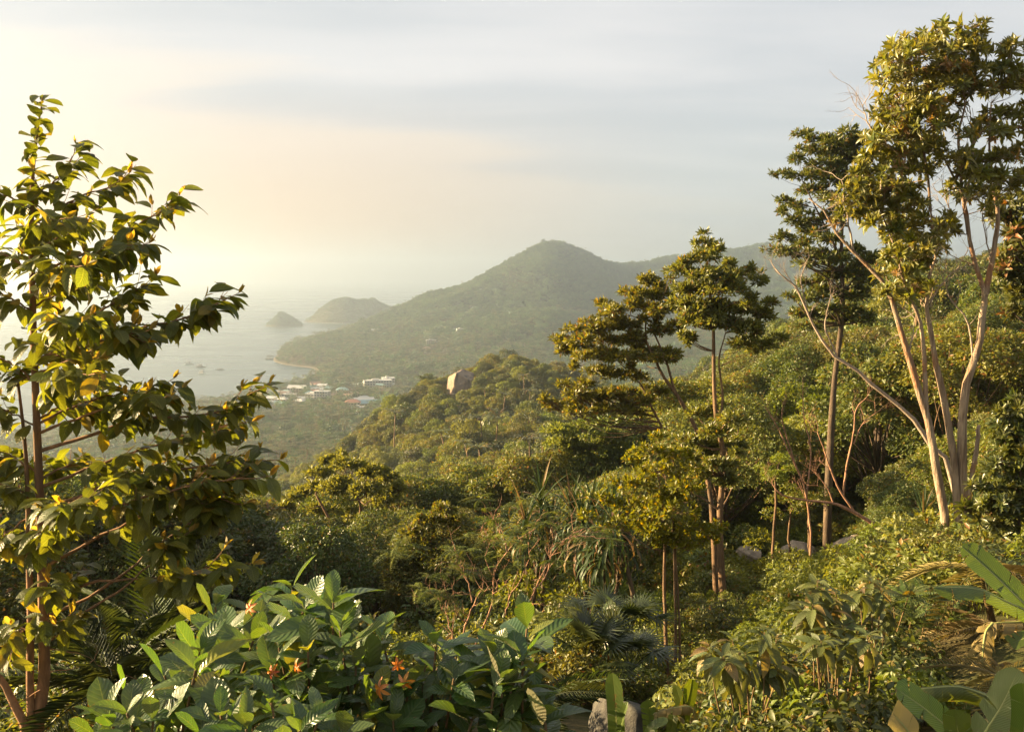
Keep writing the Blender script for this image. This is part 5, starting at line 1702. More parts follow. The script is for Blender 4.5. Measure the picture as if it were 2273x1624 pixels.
    for k in range(3):
        r = wrng(130 + k); g = Geo()
        for j in range(22):
            a = (j - 10.5) / 10.5 * 2.0
            place(g, leaf_strap(.075, 4, .35 + .3 * r.random(), .4), (0, 0.0, 0), (math.sin(a), math.cos(a), -.1), (0, .15, 1), .62 * r.uniform(.85, 1.1))
        g.join(tube(spline([(0, -.75, -.2), (0, -.35, -.04), (0, 0, 0)], 5), np.linspace(.014, .010, 5), 4))
        V, F4, F3, U, R = g.arrays(); V = V + (0, .75, .2)
        T.append((V, F4, F3, U))
    M = tpl_mesh(T, 'fan_leaf', M_fan)
    fronds('fan_palm', 'clump of fan palms above the grey boulder at the bottom', 'palm', 1340, 1520, 15, [(1345, 1475, 12, 1.3), (1400, 1490, 9, 1.0), (1300, 1470, 8, 1.1)], T, M, .72, 135, None, 'fan_leaf')
    fronds('fan_palm', 'darker fan palm behind, below the screw pines', 'palm', 1390, 1480, 18, [(1395, 1420, 12, 1.1), (1330, 1410, 8, 1.0)], T, M, .8, 136, None, 'fan_leaf')
    # screw pines
    T = [leaf_strap(.05, 7, 2.3, .35, .5), leaf_strap(.052, 7, 2.9, .35, .6), leaf_strap(.05, 7, .5, .35), leaf_strap(.045, 7, 1.6, .35, .3)]
    M = tpl_mesh(T, 'leaf', M_strap)
    for k, (hd, base, Y, lab, L) in enumerate([
        ([(620, 430), (700, 500), (560, 560)], (620, 1000), 25, 'screw pine with upright blades on top and long hanging leaves', 1.25),
        ([(500, 400), (440, 480), (380, 420)], (440, 950), 26, 'dark screw pine left of the one with upright blades', 1.25),
        ([(200, 320), (260, 470), (110, 460)], (200, 900), 27, 'leftmost screw pine behind the twiggy feathery shrub', 1.2),
        ([(2430, 420), (2560, 470)], (2480, 640), 27, 'screw pine left of the feet of the peeling stems', 1.0),
        ([(2730, 400), (2850, 440), (2960, 420)], (2800, 640), 26, 'screw pine right of the feet of the peeling stems', 1.1),
        ([(2960, 40), (3020, 100)], (2990, 420), 19, 'screw pine with yellowish straps at the right edge', .8)]):
        rng = wrng(140 + k)
        bp = C2p([base])[0]
        rt, gz = root_of('screw_pine', lab, 'screw pine', bp[0], bp[1], Y, 'screw pines with strap leaves')
        P, A, N, S, W = [], [], [], [], []
        for h in hd:
            hp = C2p([h])[0]
            c = pix(hp[0], hp[1], Y + rng.normal() * .5)
            b = np.array(rt.location) + (rng.normal() * .2, rng.normal() * .2, -.1)
            part('trunk', tube(spline([b, (b + c) / 2 + rng.normal(size=3) * .12, c], 7), np.linspace(.07, .05, 7), 7).mesh('trunk', MAT['dkbark']), rt)
            for j in range(78):
                a = j * 2.399; el = 1.45 - 2.1 * j / 78 + rng.normal() * .1
                rd = np.array((math.cos(a), math.sin(a), 0))
                P.append(c + np.array((0, 0, .25 - .6 * j / 78))); A.append(rd * math.cos(el) + np.array((0, 0, math.sin(el)))); N.append(np.array((0, 0, math.cos(el))) - rd * math.sin(el) * 1.0 + rng.normal(size=3) * .05)
                S.append(L * rng.uniform(.75, 1.15)); W.append(2 if j < 13 else int(rng.choice([0, 1, 3])) if j < 34 else int(rng.choice([0, 1])))
        leaf_parts(rt, 'leaf', T, M, np.array(P), norm(np.array(A)), norm(np.array(N)), np.array(S), np.array(W), 300, M_strap)


near_plants()


def banana_leaf(parent, pts, width, Y, normal, mat, seed, dys=None, tear=.25, hang=0.0, label=None, vfold=.12):
    """one big blade along the picture points, torn into strips that hang as much as HANG says"""
    rng = wrng(seed); u = Y / FPX
    n = 30
    S = trunk_path(pts, Y, n + 1, 0, None, dys)
    T = norm(np.gradient(S, axis=0))
    nor = norm(np.asarray(normal, float))
    side = norm(np.cross(T, nor)); nn = np.cross(side, T)
    t = np.linspace(0, 1, n + 1)
    prof = np.clip(np.minimum(1, (t / .12)) ** .6, 0, 1) * np.clip((1.0 - t) / .16, 0.02, 1) ** .55
    hw = width * u / 2 * prof
    g = Geo()
    for s in (-1, 1):
        start = 0
        while start < n:
            step = int(rng.integers(2, 7)) if rng.random() < tear * 2 else int(rng.integers(6, 14))
            end = min(n, start + step)
            dz = hang * rng.uniform(.4, 1.3); sh = rng.normal() * .25 * tear; cut = 1 - .35 * tear * rng.random(); tilt = rng.normal() * .25 * tear
            V, U = [], []
            for i in range(start, end + 1):
                gap = 0.0 if tear == 0 else (.5 * (1 if i == start else -1 if i == end else 0)) * tear
                for f in (0, .35, .7, 1.0):
                    w = hw[i] * f * cut
                    p = S[i] + side[i] * s * w * math.cos(dz * f) + nn[i] * w * (vfold * (1 if hang < .3 else 0) + tilt * (i - start) / max(1, end - start)) + T[i] * (w * (.35 + sh) + gap * f * (S[1] - S[0]).dot(T[0])) + np.array((0, 0, -1)) * w * math.sin(dz * f)
                    V.append(p); U.append((.5 + s * f / 2, t[i]))
            m = end - start
            F = [(a * 4 + b, a * 4 + b + 1, a * 4 + b + 5, a * 4 + b + 4) if s > 0 else (a * 4 + b + 4, a * 4 + b + 5, a * 4 + b + 1, a * 4 + b) for a in range(m) for b in range(3)]
            g.add(V, F, None, U)
            start = end
    o = part('leaf', g.mesh('leaf', mat), parent, label=label)
    r = part('midrib', tube(S - nn * .004, np.linspace(.016, .004, n + 1) * (width * u / .3), 6).mesh('midrib', M_midrib), o)
    r.location = (0, 0, 0)
    r.matrix_parent_inverse = Matrix.Identity(4)
    return o


def bananas():
    K = lambda L: [(1953 + a * .3077, 1124.6 + b * .3077) for a, b in L]
    Y = 10.0
    rt, gz = root_of('banana_plant', 'large banana plant at the right edge with broad, torn and dry leaves', 'banana plant', 2330, 1420, Y)
    b0 = np.array(rt.location)
    part('trunk', tube(spline([b0 - (0, 0, .2), pix(2325, 1380, Y), pix(2310, 1330, Y)], 6), np.linspace(.1, .06, 6), 9).mesh('trunk', M_midrib), rt)
    banana_leaf(rt, K([(1190, 840), (1039, 700), (800, 470), (590, 285)]), 84, Y, (.3, -.75, .6), M_banana, 401, [0, 0, .1, .2], .3)
    banana_leaf(rt, K([(1180, 800), (930, 690), (700, 590), (385, 580)]), 56, Y, (.1, -.5, .85), M_banana, 402, [0, -.2, -.3, -.4], .35, .6)
    banana_leaf(rt, K([(815, 835), (765, 900), (745, 1020), (740, 1130), (752, 1235)]), 62, Y - .3, (-.55, -.8, .15), M_bananadry, 403, [0, -.05, -.1, -.12, -.15], .95, 0.6, 'yellow hanging leaf')
    banana_leaf(rt, K([(1160, 800), (1000, 826), (860, 832), (780, 850)]), 75, Y - .2, (0, -.3, 1), M_bananadry, 404, None, .8, 1.5, 'dry leaf in hanging strips')
    banana_leaf(rt, K([(1200, 900), (1100, 930), (1000, 960), (940, 985)]), 40, Y - .4, (0, -.6, .8), M_banana, 405, None, .3)
    Y = 7.0
    rt, gz = root_of('banana_plant', 'banana plant in the lower right corner with dark folded leaves', 'banana plant', 2240, 1700, Y)
    banana_leaf(rt, K([(1000, 1500), (840, 1390), (600, 1300), (400, 1300), (190, 1325)]), 70, Y + .6, (0, -.35, .95), M_banana, 411, [0, .1, .1, 0, 0], .35, 1.2)
    banana_leaf(rt, K([(700, 1800), (520, 1620), (320, 1450), (115, 1305)]), 92, Y, (.35, -.6, .7), M_banana, 412, None, .3)
    banana_leaf(rt, K([(640, 1830), (600, 1700), (560, 1600), (545, 1460)]), 64, Y - .3, (-.3, -.85, .5), M_banana, 413, None, .25)
    banana_leaf(rt, K([(650, 1850), (760, 1624), (880, 1430), (1000, 1170)]), 84, Y - .2, (-.75, -.6, .4), M_banana, 414, None, .35)
    banana_leaf(rt, K([(1000, 1850), (1040, 1624), (1050, 1440), (1030, 1270)]), 60, Y - .4, (-.6, -.8, .3), M_banana, 415, None, .08)
    banana_leaf(rt, K([(260, 1720), (190, 1600), (130, 1530), (90, 1485)]), 76, Y - .5, (.2, -.7, .7), M_bananadry, 416, None, .08)
    J = lambda L: [(1243 + a * .2083, 1391 + b * .2083) for a, b in L]
    Y = 8.5
    rt, gz = root_of('banana_plant', 'young banana with one tall upright leaf before the grey boulder', 'banana plant', 1372, 1690, Y)
    banana_leaf(rt, J([(620, 1350), (605, 1100), (590, 800), (560, 488)]), 41, Y, (-.35, -.95, .1), M_banana, 421, None, .05)
    banana_leaf(rt, J([(610, 1350), (635, 1119), (680, 920), (722, 795)]), 18, Y - .05, (-.75, -.6, .2), M_banana, 422, None, 0, 0, 'young rolled leaf', .5)
    rt, gz = root_of('banana_plant', 'small banana clump with torn yellow-green leaves at the foot of the slender stems', 'banana plant', 1480, 1680, Y + .6)
    Y = 9.0
    banana_leaf(rt, J([(980, 1350), (962, 1119), (950, 950), (930, 775)]), 38, Y, (-.3, -.95, .15), M_banana, 431, None, .5)
    banana_leaf(rt, J([(1250, 1200), (1280, 950), (1280, 780), (1230, 615)]), 26, Y, (-.5, -.85, .1), M_banana, 432, None, .05)
    banana_leaf(rt, J([(1290, 1200), (1310, 950), (1370, 750), (1405, 555)]), 36, Y, (.25, -.95, .1), M_banana, 433, None, .05)
    banana_leaf(rt, J([(1450, 1000), (1390, 850), (1200, 860), (1090, 890), (1000, 925)]), 40, Y - .2, (0, -.35, .95), M_bananadry, 434, None, .6, 1.3)
    banana_leaf(rt, J([(900, 1350), (950, 1119), (1030, 1030), (1150, 985)]), 22, Y - .3, (0, -.5, .85), M_banana, 435, None, .1)
    banana_leaf(rt, J([(1150, 1300), (1180, 1119), (1200, 1000), (1215, 940)]), 24, Y - .3, (-.4, -.85, .3), M_banana, 436, None, .1)
    # dry palm fronds at the right
    T = [pinnate_tpl(26, .022, .34, 14, .75, .9), pinnate_tpl(26, .022, .3, 15, 1.1, .9)]
    M = tpl_mesh(T, 'frond', M_dryfrond)
    fronds('dry_palm', 'palm with yellow drooping fronds behind the broad banana leaves', 'palm', 2230, 1420, 11.5, [(2175, 1262, 7, .5), (2210, 1400, 8, .6)], T, M, .8, 441, stem=.05)
    fronds('dry_palm', 'low palm with yellow fronds under the hanging banana leaf', 'palm', 2225, 1560, 9.2, [(2215, 1500, 9, .5)], T, M, .55, 442, stem=.04)


bananas()


def leafy_things():
    # shrubs with long hanging leaves at lower right
    T = [leaf_grid(.36, 5, .14, .35, .75, .42, 0, .08), leaf_grid(.40, 5, .22, .5, .75, .42, .03, .08, .02), leaf_grid(.34, 5, .08, .25, .75, .45, 0, .08, .02, .4)]
    M = tpl_mesh(T, 'leaf', M_droop)
    rng = wrng(150)
    for k, (cl, Y, lab, sz) in enumerate([
        ([(70, 1080), (260, 1040), (330, 1080), (150, 1170), (400, 1190), (240, 1220), (20, 1180), (330, 1230), (90, 1260), (-60, 1130)], 8.6, 'shrub with long hanging leaves and pale folded tips at lower right', .24),
        ([(570, 745), (620, 820), (540, 880), (480, 900), (640, 900), (560, 990), (680, 800), (660, 1010)], 9.6, 'upright shrub with long hanging leaves before the pale boulders', .25),
        ([(880, 720), (940, 780), (820, 790), (900, 860), (760, 870), (960, 900), (830, 960)], 10.4, 'shrub with long hanging leaves right of the upright one', .22),
        ([(640, 1040), (720, 1000), (800, 1020), (590, 1090), (700, 1100), (860, 1060)], 9.0, 'shaded shrub with large dark hanging leaves between the others', .26)]):
        pts = C3p(cl)
        rt, gz = root_of('drooping_leaf_shrub', lab, 'shrub', float(np.mean([p[0] for p in pts])), 1640 if k != 2 else 1500, Y, 'shrubs with long hanging leaves at lower right')
        P, A, N, S = [], [], [], []
        for (x, y) in pts:
            c = pix(x, y, Y + rng.normal() * .25)
            b = np.array(rt.location) + (rng.normal() * .08, rng.normal() * .08, -.1)
            b[2] = min(b[2], c[2] - .2)
            st = spline([b, b * .35 + c * .65 + rng.normal(size=3) * .05, c], 8)
            part('stem', tube(st, np.linspace(.012, .004, 8), 5).mesh('stem', M_stem), rt)
            for j in range(16):
                a = j * 2.399 + rng.normal() * .2; q = j / 16
                el = .9 - 1.6 * q + rng.normal() * .2
                rd = np.array((math.cos(a), math.sin(a), 0))
                P.append(st[-1] * (1 - q * .35) + st[-3] * q * .35); A.append(norm(rd * math.cos(el) + np.array((0, 0, math.sin(el) - .25)))); N.append(norm(np.array((0, 0, math.cos(el))) - rd * math.sin(el) + rng.normal(size=3) * .25)); S.append(sz * (.55 + .5 * min(1, q * 2)) * rng.uniform(.8, 1.15))
        leaf_parts(rt, 'leaf', T, M, np.array(P), np.array(A), np.array(N), np.array(S), rng.integers(0, 3, len(P)), 300, M_droop)
    # leafy bushes filling the lower right, and small ones behind the ribbed shrubs
    LT = [leaf_six(.45, .08, .2), leaf_six(.5, .12, .3)]
    spots = [(1580, 1640, 8.5, .7, .10), (1650, 1560, 9.5, .85, .10), (1740, 1590, 8.0, .8, .10), (1830, 1560, 9.0, .9, .10), (1920, 1590, 8.6, .8, .10), (2000, 1500, 10.5, .9, .10), (1780, 1480, 11, .8, .09), (1880, 1440, 12, .9, .09), (1960, 1420, 13, .9, .09), (2040, 1560, 9, .7, .09), (1640, 1640, 7.6, .6, .10),
             (700, 1330, 9.5, .55, .06), (590, 1360, 9.0, .5, .06), (800, 1370, 10, .6, .07), (480, 1420, 9.4, .5, .06), (900, 1420, 9.6, .5, .06), (1545, 1530, 13, .6, .08), (1690, 1440, 15, .8, .08), (1100, 1440, 11, .6, .06), (2080, 1400, 13, .8, .09), (2060, 1300, 17, .9, .09), (1960, 1330, 18, .9, .09), (1500, 1660, 8.8, .4, .08)]
    where = ['beside the small banana clump', 'left of the hanging-leaf shrub', 'at the bottom edge below the hanging leaves', 'under the dark hanging leaves', 'left of the lower banana', 'among the feather-leaf stars', 'behind the shaded hanging leaves', 'below the arching dead stem', 'left of the dry palm', 'above the lower banana leaves', 'lowest at the bottom edge',
             'with light twigs behind the tallest ribbed shrub', 'behind the spoon-shaped leaves', 'behind the shiny upright leaves', 'in the hollow beside the dark palm', 'in front of the bushy tree', 'behind the slender stems', 'at the foot of the tall tree', 'below the feathery twigs', 'below the dry palm frond', 'below the peeling stems', 'in front of the pale boulders', 'at the foot of the young bananas']
    for k, (px, py, Y, R, lf) in enumerate(spots):
        r = wrng(700 + k)
        rt, gz = root_of('leafy_bush', 'dense leafy bush ' + where[k], 'bush', px, py, Y, 'leafy bushes near the viewpoint')
        top = pix(px, py, Y); h = max(.3, top[2] - gz)
        b = np.array(rt.location)
        cs, rs = [], []
        for j in range(11):
            a = j * 2.399
            cs.append(b + np.array((math.cos(a) * R * .6 * r.random(), math.sin(a) * R * .6 * r.random(), h * r.uniform(.25, 1.0)))); rs.append(R * r.uniform(.25, .42))
        g = Geo()
        for c in cs:
            g.join(tube(spline([b - (0, 0, .1), (b + c) / 2 + r.normal(size=3) * .06, c], 6), np.linspace(.014, .004, 6), 4, cap=False))
        part('stem', g.mesh('stem', M_stem), rt)
        n = int(520 * (R / lf / 8) ** 1.2 * (1 + h / R * .5))
        p, d = clump_cloud(r, cs, rs, n, 1.0, .35)
        ax, no = leaf_dirs(r, d, .35)
        q = Geo(); place(q, LT[k % 2], p, ax, no, lf * r.uniform(.6, 1.35, n), r.random(n))
        part('crown', q.mesh('crown', M_bush if k % 3 else MAT['lime'] if k % 2 else MAT['green']), rt)
    # rosette bushes at the right edge
    ros = [rosette_tpl(520 + k, 10, .3, 1.25, .2) for k in range(3)]
    M_r = leaf_mat('edge_rosette_leaf', (0.085, 0.095, 0.024), (0.055, 0.070, 0.02), transl=.25, rough=.35, spec=.5)
    rm = [Geo().add(*t).mesh('leaf_rosette', M_r) for t in ros]
    rt, gz = root_of('rosette_bush', 'bush with shiny leaf rosettes against the right edge', 'bush', 2270, 1330, 14)
    pads = [(2262, 900, 24, 20), (2250, 940, 34, 22), (2236, 985, 40, 22), (2270, 1010, 40, 30), (2212, 1045, 36, 20), (2252, 1070, 40, 26), (2188, 1092, 30, 16), (2228, 1112, 46, 20), (2178, 1132, 36, 14), (2252, 1152, 40, 20), (2225, 1182, 36, 18), (2275, 1100, 40, 30), (2290, 960, 40, 30)]
    pad_tree(rt, 14, [([(2270, 1330), (2262, 1180), (2265, 1050), (2268, 920)], 4, 1.5), ([(2265, 1200), (2230, 1130), (2200, 1080)], 2.5, 1)], pads, 151, MAT['dkbark'], M_r, None, .16, 16, 1, depth=.6, limb_r=.6, rosette=(ros, rm))


leafy_things()
# ---------------------------------------------------------------- rocks, the town, boats, islands
def boulder(name, label, px, py, Y, sx, sy, sz, mat, seed, group=None, cuts=2.0, faces=None):
    """a weathered granite boulder, its centre at px, py; sizes in metres"""
    import bmesh
    bm = bmesh.new()
    bmesh.ops.create_icosphere(bm, subdivisions=5, radius=1.0)
    r = wrng(seed)
    planes = [(norm(r.normal(size=3)), r.uniform(.55, .85)) for _ in range(10)]
    if faces:
        planes = [(norm(np.array(f, float)), d) for f, d in faces]
    for v in bm.verts:
        p = np.array(v.co)
        for nrm, d in planes:
            k = p.dot(nrm) - d
            if k > 0:
                p = p - nrm * k * (.96 if faces else .85)
        q = 1 + .10 * (fbm(np.array([p[0] * 2 + 5 + p[2]]), np.array([p[1] * 2 + 9 - p[2]]), seed, 4)[0]) * 2 + .03 * math.sin(p[2] * 9 + p[0] * 4)
        v.co = Vector(p * q * np.array((sx, sy, sz)))
    me = bpy.data.meshes.new(name)
    bm.to_mesh(me); bm.free()
    for f in me.polygons: f.use_smooth = True
    me.materials.append(mat)
    o = part(name, me)
    o.location = Vector(pix(px, py, Y))
    o.rotation_euler = (r.normal() * .08, r.normal() * .08, r.uniform(-.4, .4))
    return tag(o, label, 'boulder', group)


ROCK_PALE = rock_mat('pale_granite', (0.36, 0.29, 0.21), (0.28, 0.22, 0.16), (0.16, 0.13, 0.10), 0.9)
ROCK_GREY = rock_mat('grey_granite', (0.07, 0.066, 0.058), (0.05, 0.047, 0.042), (0.10, 0.095, 0.075), 1.6)
ROCK_TALL = rock_mat('streaked_granite', (0.27, 0.195, 0.14), (0.20, 0.155, 0.12), (0.07, 0.064, 0.058), 0.30)
ROCK_SHORE = rock_mat('shore_rock', (0.13, 0.11, 0.085), (0.10, 0.085, 0.065), (0.06, 0.055, 0.045), 0.2)


def hit(px, py):
    """where the line of sight through px, py first meets the ground"""
    Y = 4.0
    while Y < 3000:
        p = pix(px, py, Y)
        if p[2] <= float(ground(p[0], p[1])):
            return Y
        Y *= 1.01
    return Y


def rocks():
    boulder('boulder', 'tall streaked granite boulder standing out of the forested spur', 1022, 874, 398, 8.4, 7.2, 13.5, ROCK_TALL, 2, faces=[((-1, -.15, .1), .52), ((-.35, -1, .05), .55), ((.6, -.8, .0), .6), ((1, .1, -.05), .58), ((.15, -.2, 1), .62), ((-.5, .1, 1), .7), ((.0, 1, .1), .6), ((-.8, -.7, -.15), .6), ((.9, -.3, .6), .72)])
    G = 'pale boulders in the clearing'
    boulder('boulder', 'broad pale boulder behind the arching dead stem', 1895, 1212, hit(1895, 1236), 1.5, 1.2, .75, ROCK_PALE, 11, G)
    boulder('boulder', 'flat-topped pale boulder below the arching dead stem', 1938, 1266, hit(1938, 1285), .75, .8, .5, ROCK_PALE, 12, G)
    boulder('boulder', 'wide pale boulder behind the thin trunks', 1772, 1226, hit(1772, 1250), 1.3, 1.1, .8, ROCK_PALE, 13, G)
    boulder('boulder', 'small pale boulder left of the wide one', 1665, 1230, hit(1665, 1245), .8, .7, .5, ROCK_PALE, 14, G)
    boulder('boulder', 'grey boulder at the bottom behind the tall banana leaf', 1385, 1606, 11.5, .52, .6, .36, ROCK_GREY, 15)
    boulder('boulder', 'pale upright rock on the hillside behind the peeling stems', 2128, 822, 98, 1.9, 2.0, 2.3, ROCK_PALE, 16)
    boulder('boulder', 'pale rock half hidden in the hillside trees at right', 2195, 955, 70, 1.1, 1.2, .9, ROCK_PALE, 17)
    boulder('boulder', 'pale rock peeping out beside the twin slender stems', 1508, 1203, hit(1508, 1216), .5, .5, .35, ROCK_PALE, 18)
    # grey leafless bush beside the upright rock
    rt, gz = root_of('leafless_bush', 'round grey leafless bush on the hillside at right', 'bush', 2190, 850, 96)
    rng = wrng(19)
    g = Geo()
    b = np.array(rt.location)
    c = pix(2188, 800, 96)
    for k in range(70):
        d = norm(rng.normal(size=3) * (1, 1, .6) + (0, 0, .8))
        bare_branch(rng, b + (c - b) * .2 + rng.normal(size=3) * .3, d, 2.1 * rng.uniform(.8, 1.1), .03, 2, g)
    part('twig', g.mesh('twig', MAT['dead']), rt)['kind'] = 'stuff'


rocks()


def box(g, x0, x1, y0, y1, z0, z1):
    V = [(x, y, z) for x in (x0, x1) for y in (y0, y1) for z in (z0, z1)]
    g.add(V, [(0, 1, 3, 2), (4, 6, 7, 5), (0, 4, 5, 1), (2, 3, 7, 6), (0, 2, 6, 4), (1, 5, 7, 3)])
    return g


M_white = plain_mat('white_plaster', (0.40, 0.39, 0.37), .8, .06, .3)
M_cream = plain_mat('cream_plaster', (0.46, 0.40, 0.31), .8, .06, .3)
M_glass = plain_mat('dark_window', (0.05, 0.06, 0.07), .15, .1, 1, .5)
ROOFS = {'blue': plain_mat('blue_metal_roof', (0.17, 0.28, 0.32), .45, .1, .5), 'red': plain_mat('red_tile_roof', (0.32, 0.15, 0.10), .8, .15, .5), 'white': plain_mat('white_roof', (0.45, 0.44, 0.42), .6, .06, .4), 'brown': plain_mat('brown_roof', (0.26, 0.17, 0.11), .8, .15, .5), 'green': plain_mat('teal_metal_roof', (0.22, 0.33, 0.32), .45, .1, .5), 'grey': plain_mat('grey_metal_roof', (0.36, 0.37, 0.37), .5, .1, .5)}


def building(px, py, Y, w, dpt, floors, roof, kind, label, turn=0.0, wall=None, cat='building'):
    p = pix(px, py, Y)
    gz = float(ground(p[0], p[1]))
    h = floors * 3.2
    base = min(gz, p[2] - h * .5) if p[2] - h * .5 > gz - 6 else gz
    rt = thing(cat.replace(' ', '_'), label, cat, (p[0], p[1], gz))
    rt.rotation_euler = (0, 0, turn)
    wm = wall or M_white

    def loc(name, g, mat, parent=rt):
        o = bpy.data.objects.new(name, g.mesh(name, mat, False)); COL.objects.link(o); o.parent = parent
        return o
    wl = loc('wall', box(Geo(), -w / 2, w / 2, -dpt / 2, dpt / 2, -4, h), wm)
    n = max(2, int(w / 3.4))
    wx = w / n
    me = box(Geo(), -wx * .29, wx * .29, -.06, .06, -.75, .75).mesh('window', M_glass, False)
    for f in range(floors):
        for k in range(n):
            o = bpy.data.objects.new('window', me); COL.objects.link(o); o.parent = rt
            o.location = (-w / 2 + wx * (k + .5), -dpt / 2 - .03, f * 3.2 + 1.75)
        if f:
            loc('balcony', box(Geo(), -w / 2 - .02, w / 2 + .02, -dpt / 2 - 1.0, -dpt / 2 - .08, f * 3.2 - .15, f * 3.2 + .12), wm)
    rm = ROOFS[roof]
    if kind == 'flat':
        g = box(Geo(), -w / 2 - .5, w / 2 + .5, -dpt / 2 - .6, dpt / 2 + .5, h + .003, h + .38)
        loc('roof', g, rm)
        loc('parapet', box(Geo(), -w * .2, w * .05, -dpt * .2, dpt * .2, h + .384, h + 2.2), wm)
    else:
        g = Geo(); e = .8; rh = dpt * .28
        if kind == 'gable':
            V = [(-w / 2 - e, -dpt / 2 - e, h), (w / 2 + e, -dpt / 2 - e, h), (w / 2 + e, dpt / 2 + e, h), (-w / 2 - e, dpt / 2 + e, h), (-w / 2 - e, 0, h + rh), (w / 2 + e, 0, h + rh)]
        else:
            V = [(-w / 2 - e, -dpt / 2 - e, h), (w / 2 + e, -dpt / 2 - e, h), (w / 2 + e, dpt / 2 + e, h), (-w / 2 - e, dpt / 2 + e, h), (-w / 2 + dpt * .4, 0, h + rh), (w / 2 - dpt * .4, 0, h + rh)]
        g.add(V, [(0, 1, 5, 4), (2, 3, 4, 5), (0, 3, 2, 1)], [(1, 2, 5), (3, 0, 4)])
        loc('roof', g, rm)
    return rt


BUILT = [
    (838, 866, 1285, 36, 14, 3, 'white', 'flat', 'largest pale hotel block with three floors at the right of the town', .25, 'white'),
    (862, 862, 1310, 16, 14, 3, 'white', 'flat', 'right wing of pale flats next to the largest hotel block', .25, 'white'),
    (776, 868, 1290, 22, 10, 1, 'white', 'gable', 'long low white building left of the largest hotel block', .15, 'white'),
    (716, 890, 1180, 17, 12, 3, 'white', 'flat', 'white three-floor house in the middle of the town', -.15, 'white'),
    (760, 880, 1215, 15, 12, 2, 'green', 'hip', 'house with a teal roof between the hotel and the middle house', .2, 'cream'),
    (660, 872, 1260, 22, 12, 2, 'white', 'gable', 'pale long-roofed building near the shore', -.1, 'cream'),
    (642, 886, 1190, 16, 10, 2, 'white', 'flat', 'white house at the left of the town', -.2, 'white'),
    (668, 893, 1165, 14, 10, 1, 'grey', 'gable', 'small grey-roofed house between two white ones', .1, 'white'),
    (688, 886, 1195, 10, 9, 2, 'blue', 'hip', 'small blue-roofed house left of the middle house', 0, 'white'),
    (800, 896, 1130, 30, 12, 1, 'white', 'gable', 'long white ridged shed in the front of the town', .3, 'white'),
    (822, 903, 1105, 28, 13, 1, 'blue', 'gable', 'long blue-roofed hall at the right front of the town', .25, 'white'),
    (783, 906, 1090, 17, 12, 2, 'red', 'hip', 'red-roofed house in the front of the town', .1, 'cream'),
    (724, 905, 1100, 18, 10, 1, 'red', 'gable', 'low pinkish-roofed house below the middle house', -.1, 'cream'),
    (796, 914, 1070, 16, 10, 1, 'white', 'flat', 'small white house just below the red roof', .2, 'white'),
    (744, 886, 1195, 12, 9, 1, 'brown', 'hip', 'brown-roofed house half hidden by trees', .1, 'cream'),
    (700, 866, 1290, 14, 9, 1, 'blue', 'gable', 'blue roof among palms behind the long-roofed building', .2, 'white'),
    (722, 843, 1420, 13, 9, 1, 'blue', 'hip', 'lone blue roof among palms near the inlet', .1, 'white'),
    (612, 873, 1245, 12, 8, 1, 'grey', 'gable', 'pale roof nearest the beach', -.3, 'white'),
    (625, 897, 1140, 15, 9, 2, 'white', 'hip', 'pale house at the left front of the town', -.2, 'cream'),
    (957, 789, 1820, 18, 9, 2, 'white', 'flat', 'white villa low on the mountain slope', .2, 'white'),
    (1008, 763, 1930, 17, 8, 1, 'white', 'gable', 'white house higher on the mountain slope', .3, 'white'),
    (1022, 770, 1900, 15, 8, 2, 'white', 'flat', 'white house right below the higher one', .3, 'white'),
    (835, 733, 2050, 18, 9, 1, 'grey', 'gable', 'pale house on the headland ridge', .1, 'white'),
    (948, 804, 1740, 11, 8, 1, 'brown', 'hip', 'small brown-roofed house in the palms below the villa', .1, 'cream'),
    (600, 1075, 190, 9, 7, 1, 'red', 'hip', 'house with a dull red roof in the trees behind the young tree', .2, 'cream'),
]


def town():
    for (px, py, Y, w, dp, fl, roof, kind, lab, turn, wl) in BUILT:
        building(px, py, Y, w, dp, fl, roof, kind, lab, turn, M_white if wl == 'white' else M_cream)
    r = wrng(66)
    for px, py, Y, w in HOUSES:
        if float(ground(*pix(px, py, Y)[:2])) < 2:
            continue
        b = building(px, py, Y, w, w * .65, int(r.integers(1, 3)), str(r.choice(['white', 'grey', 'brown', 'grey', 'red', 'green'])), str(r.choice(['gable', 'hip', 'gable'])), 'small pale house half hidden among the trees of the town', r.uniform(-.5, .5), M_white if r.random() < .5 else M_cream)
        b['group'] = 'small houses among the trees of the town'


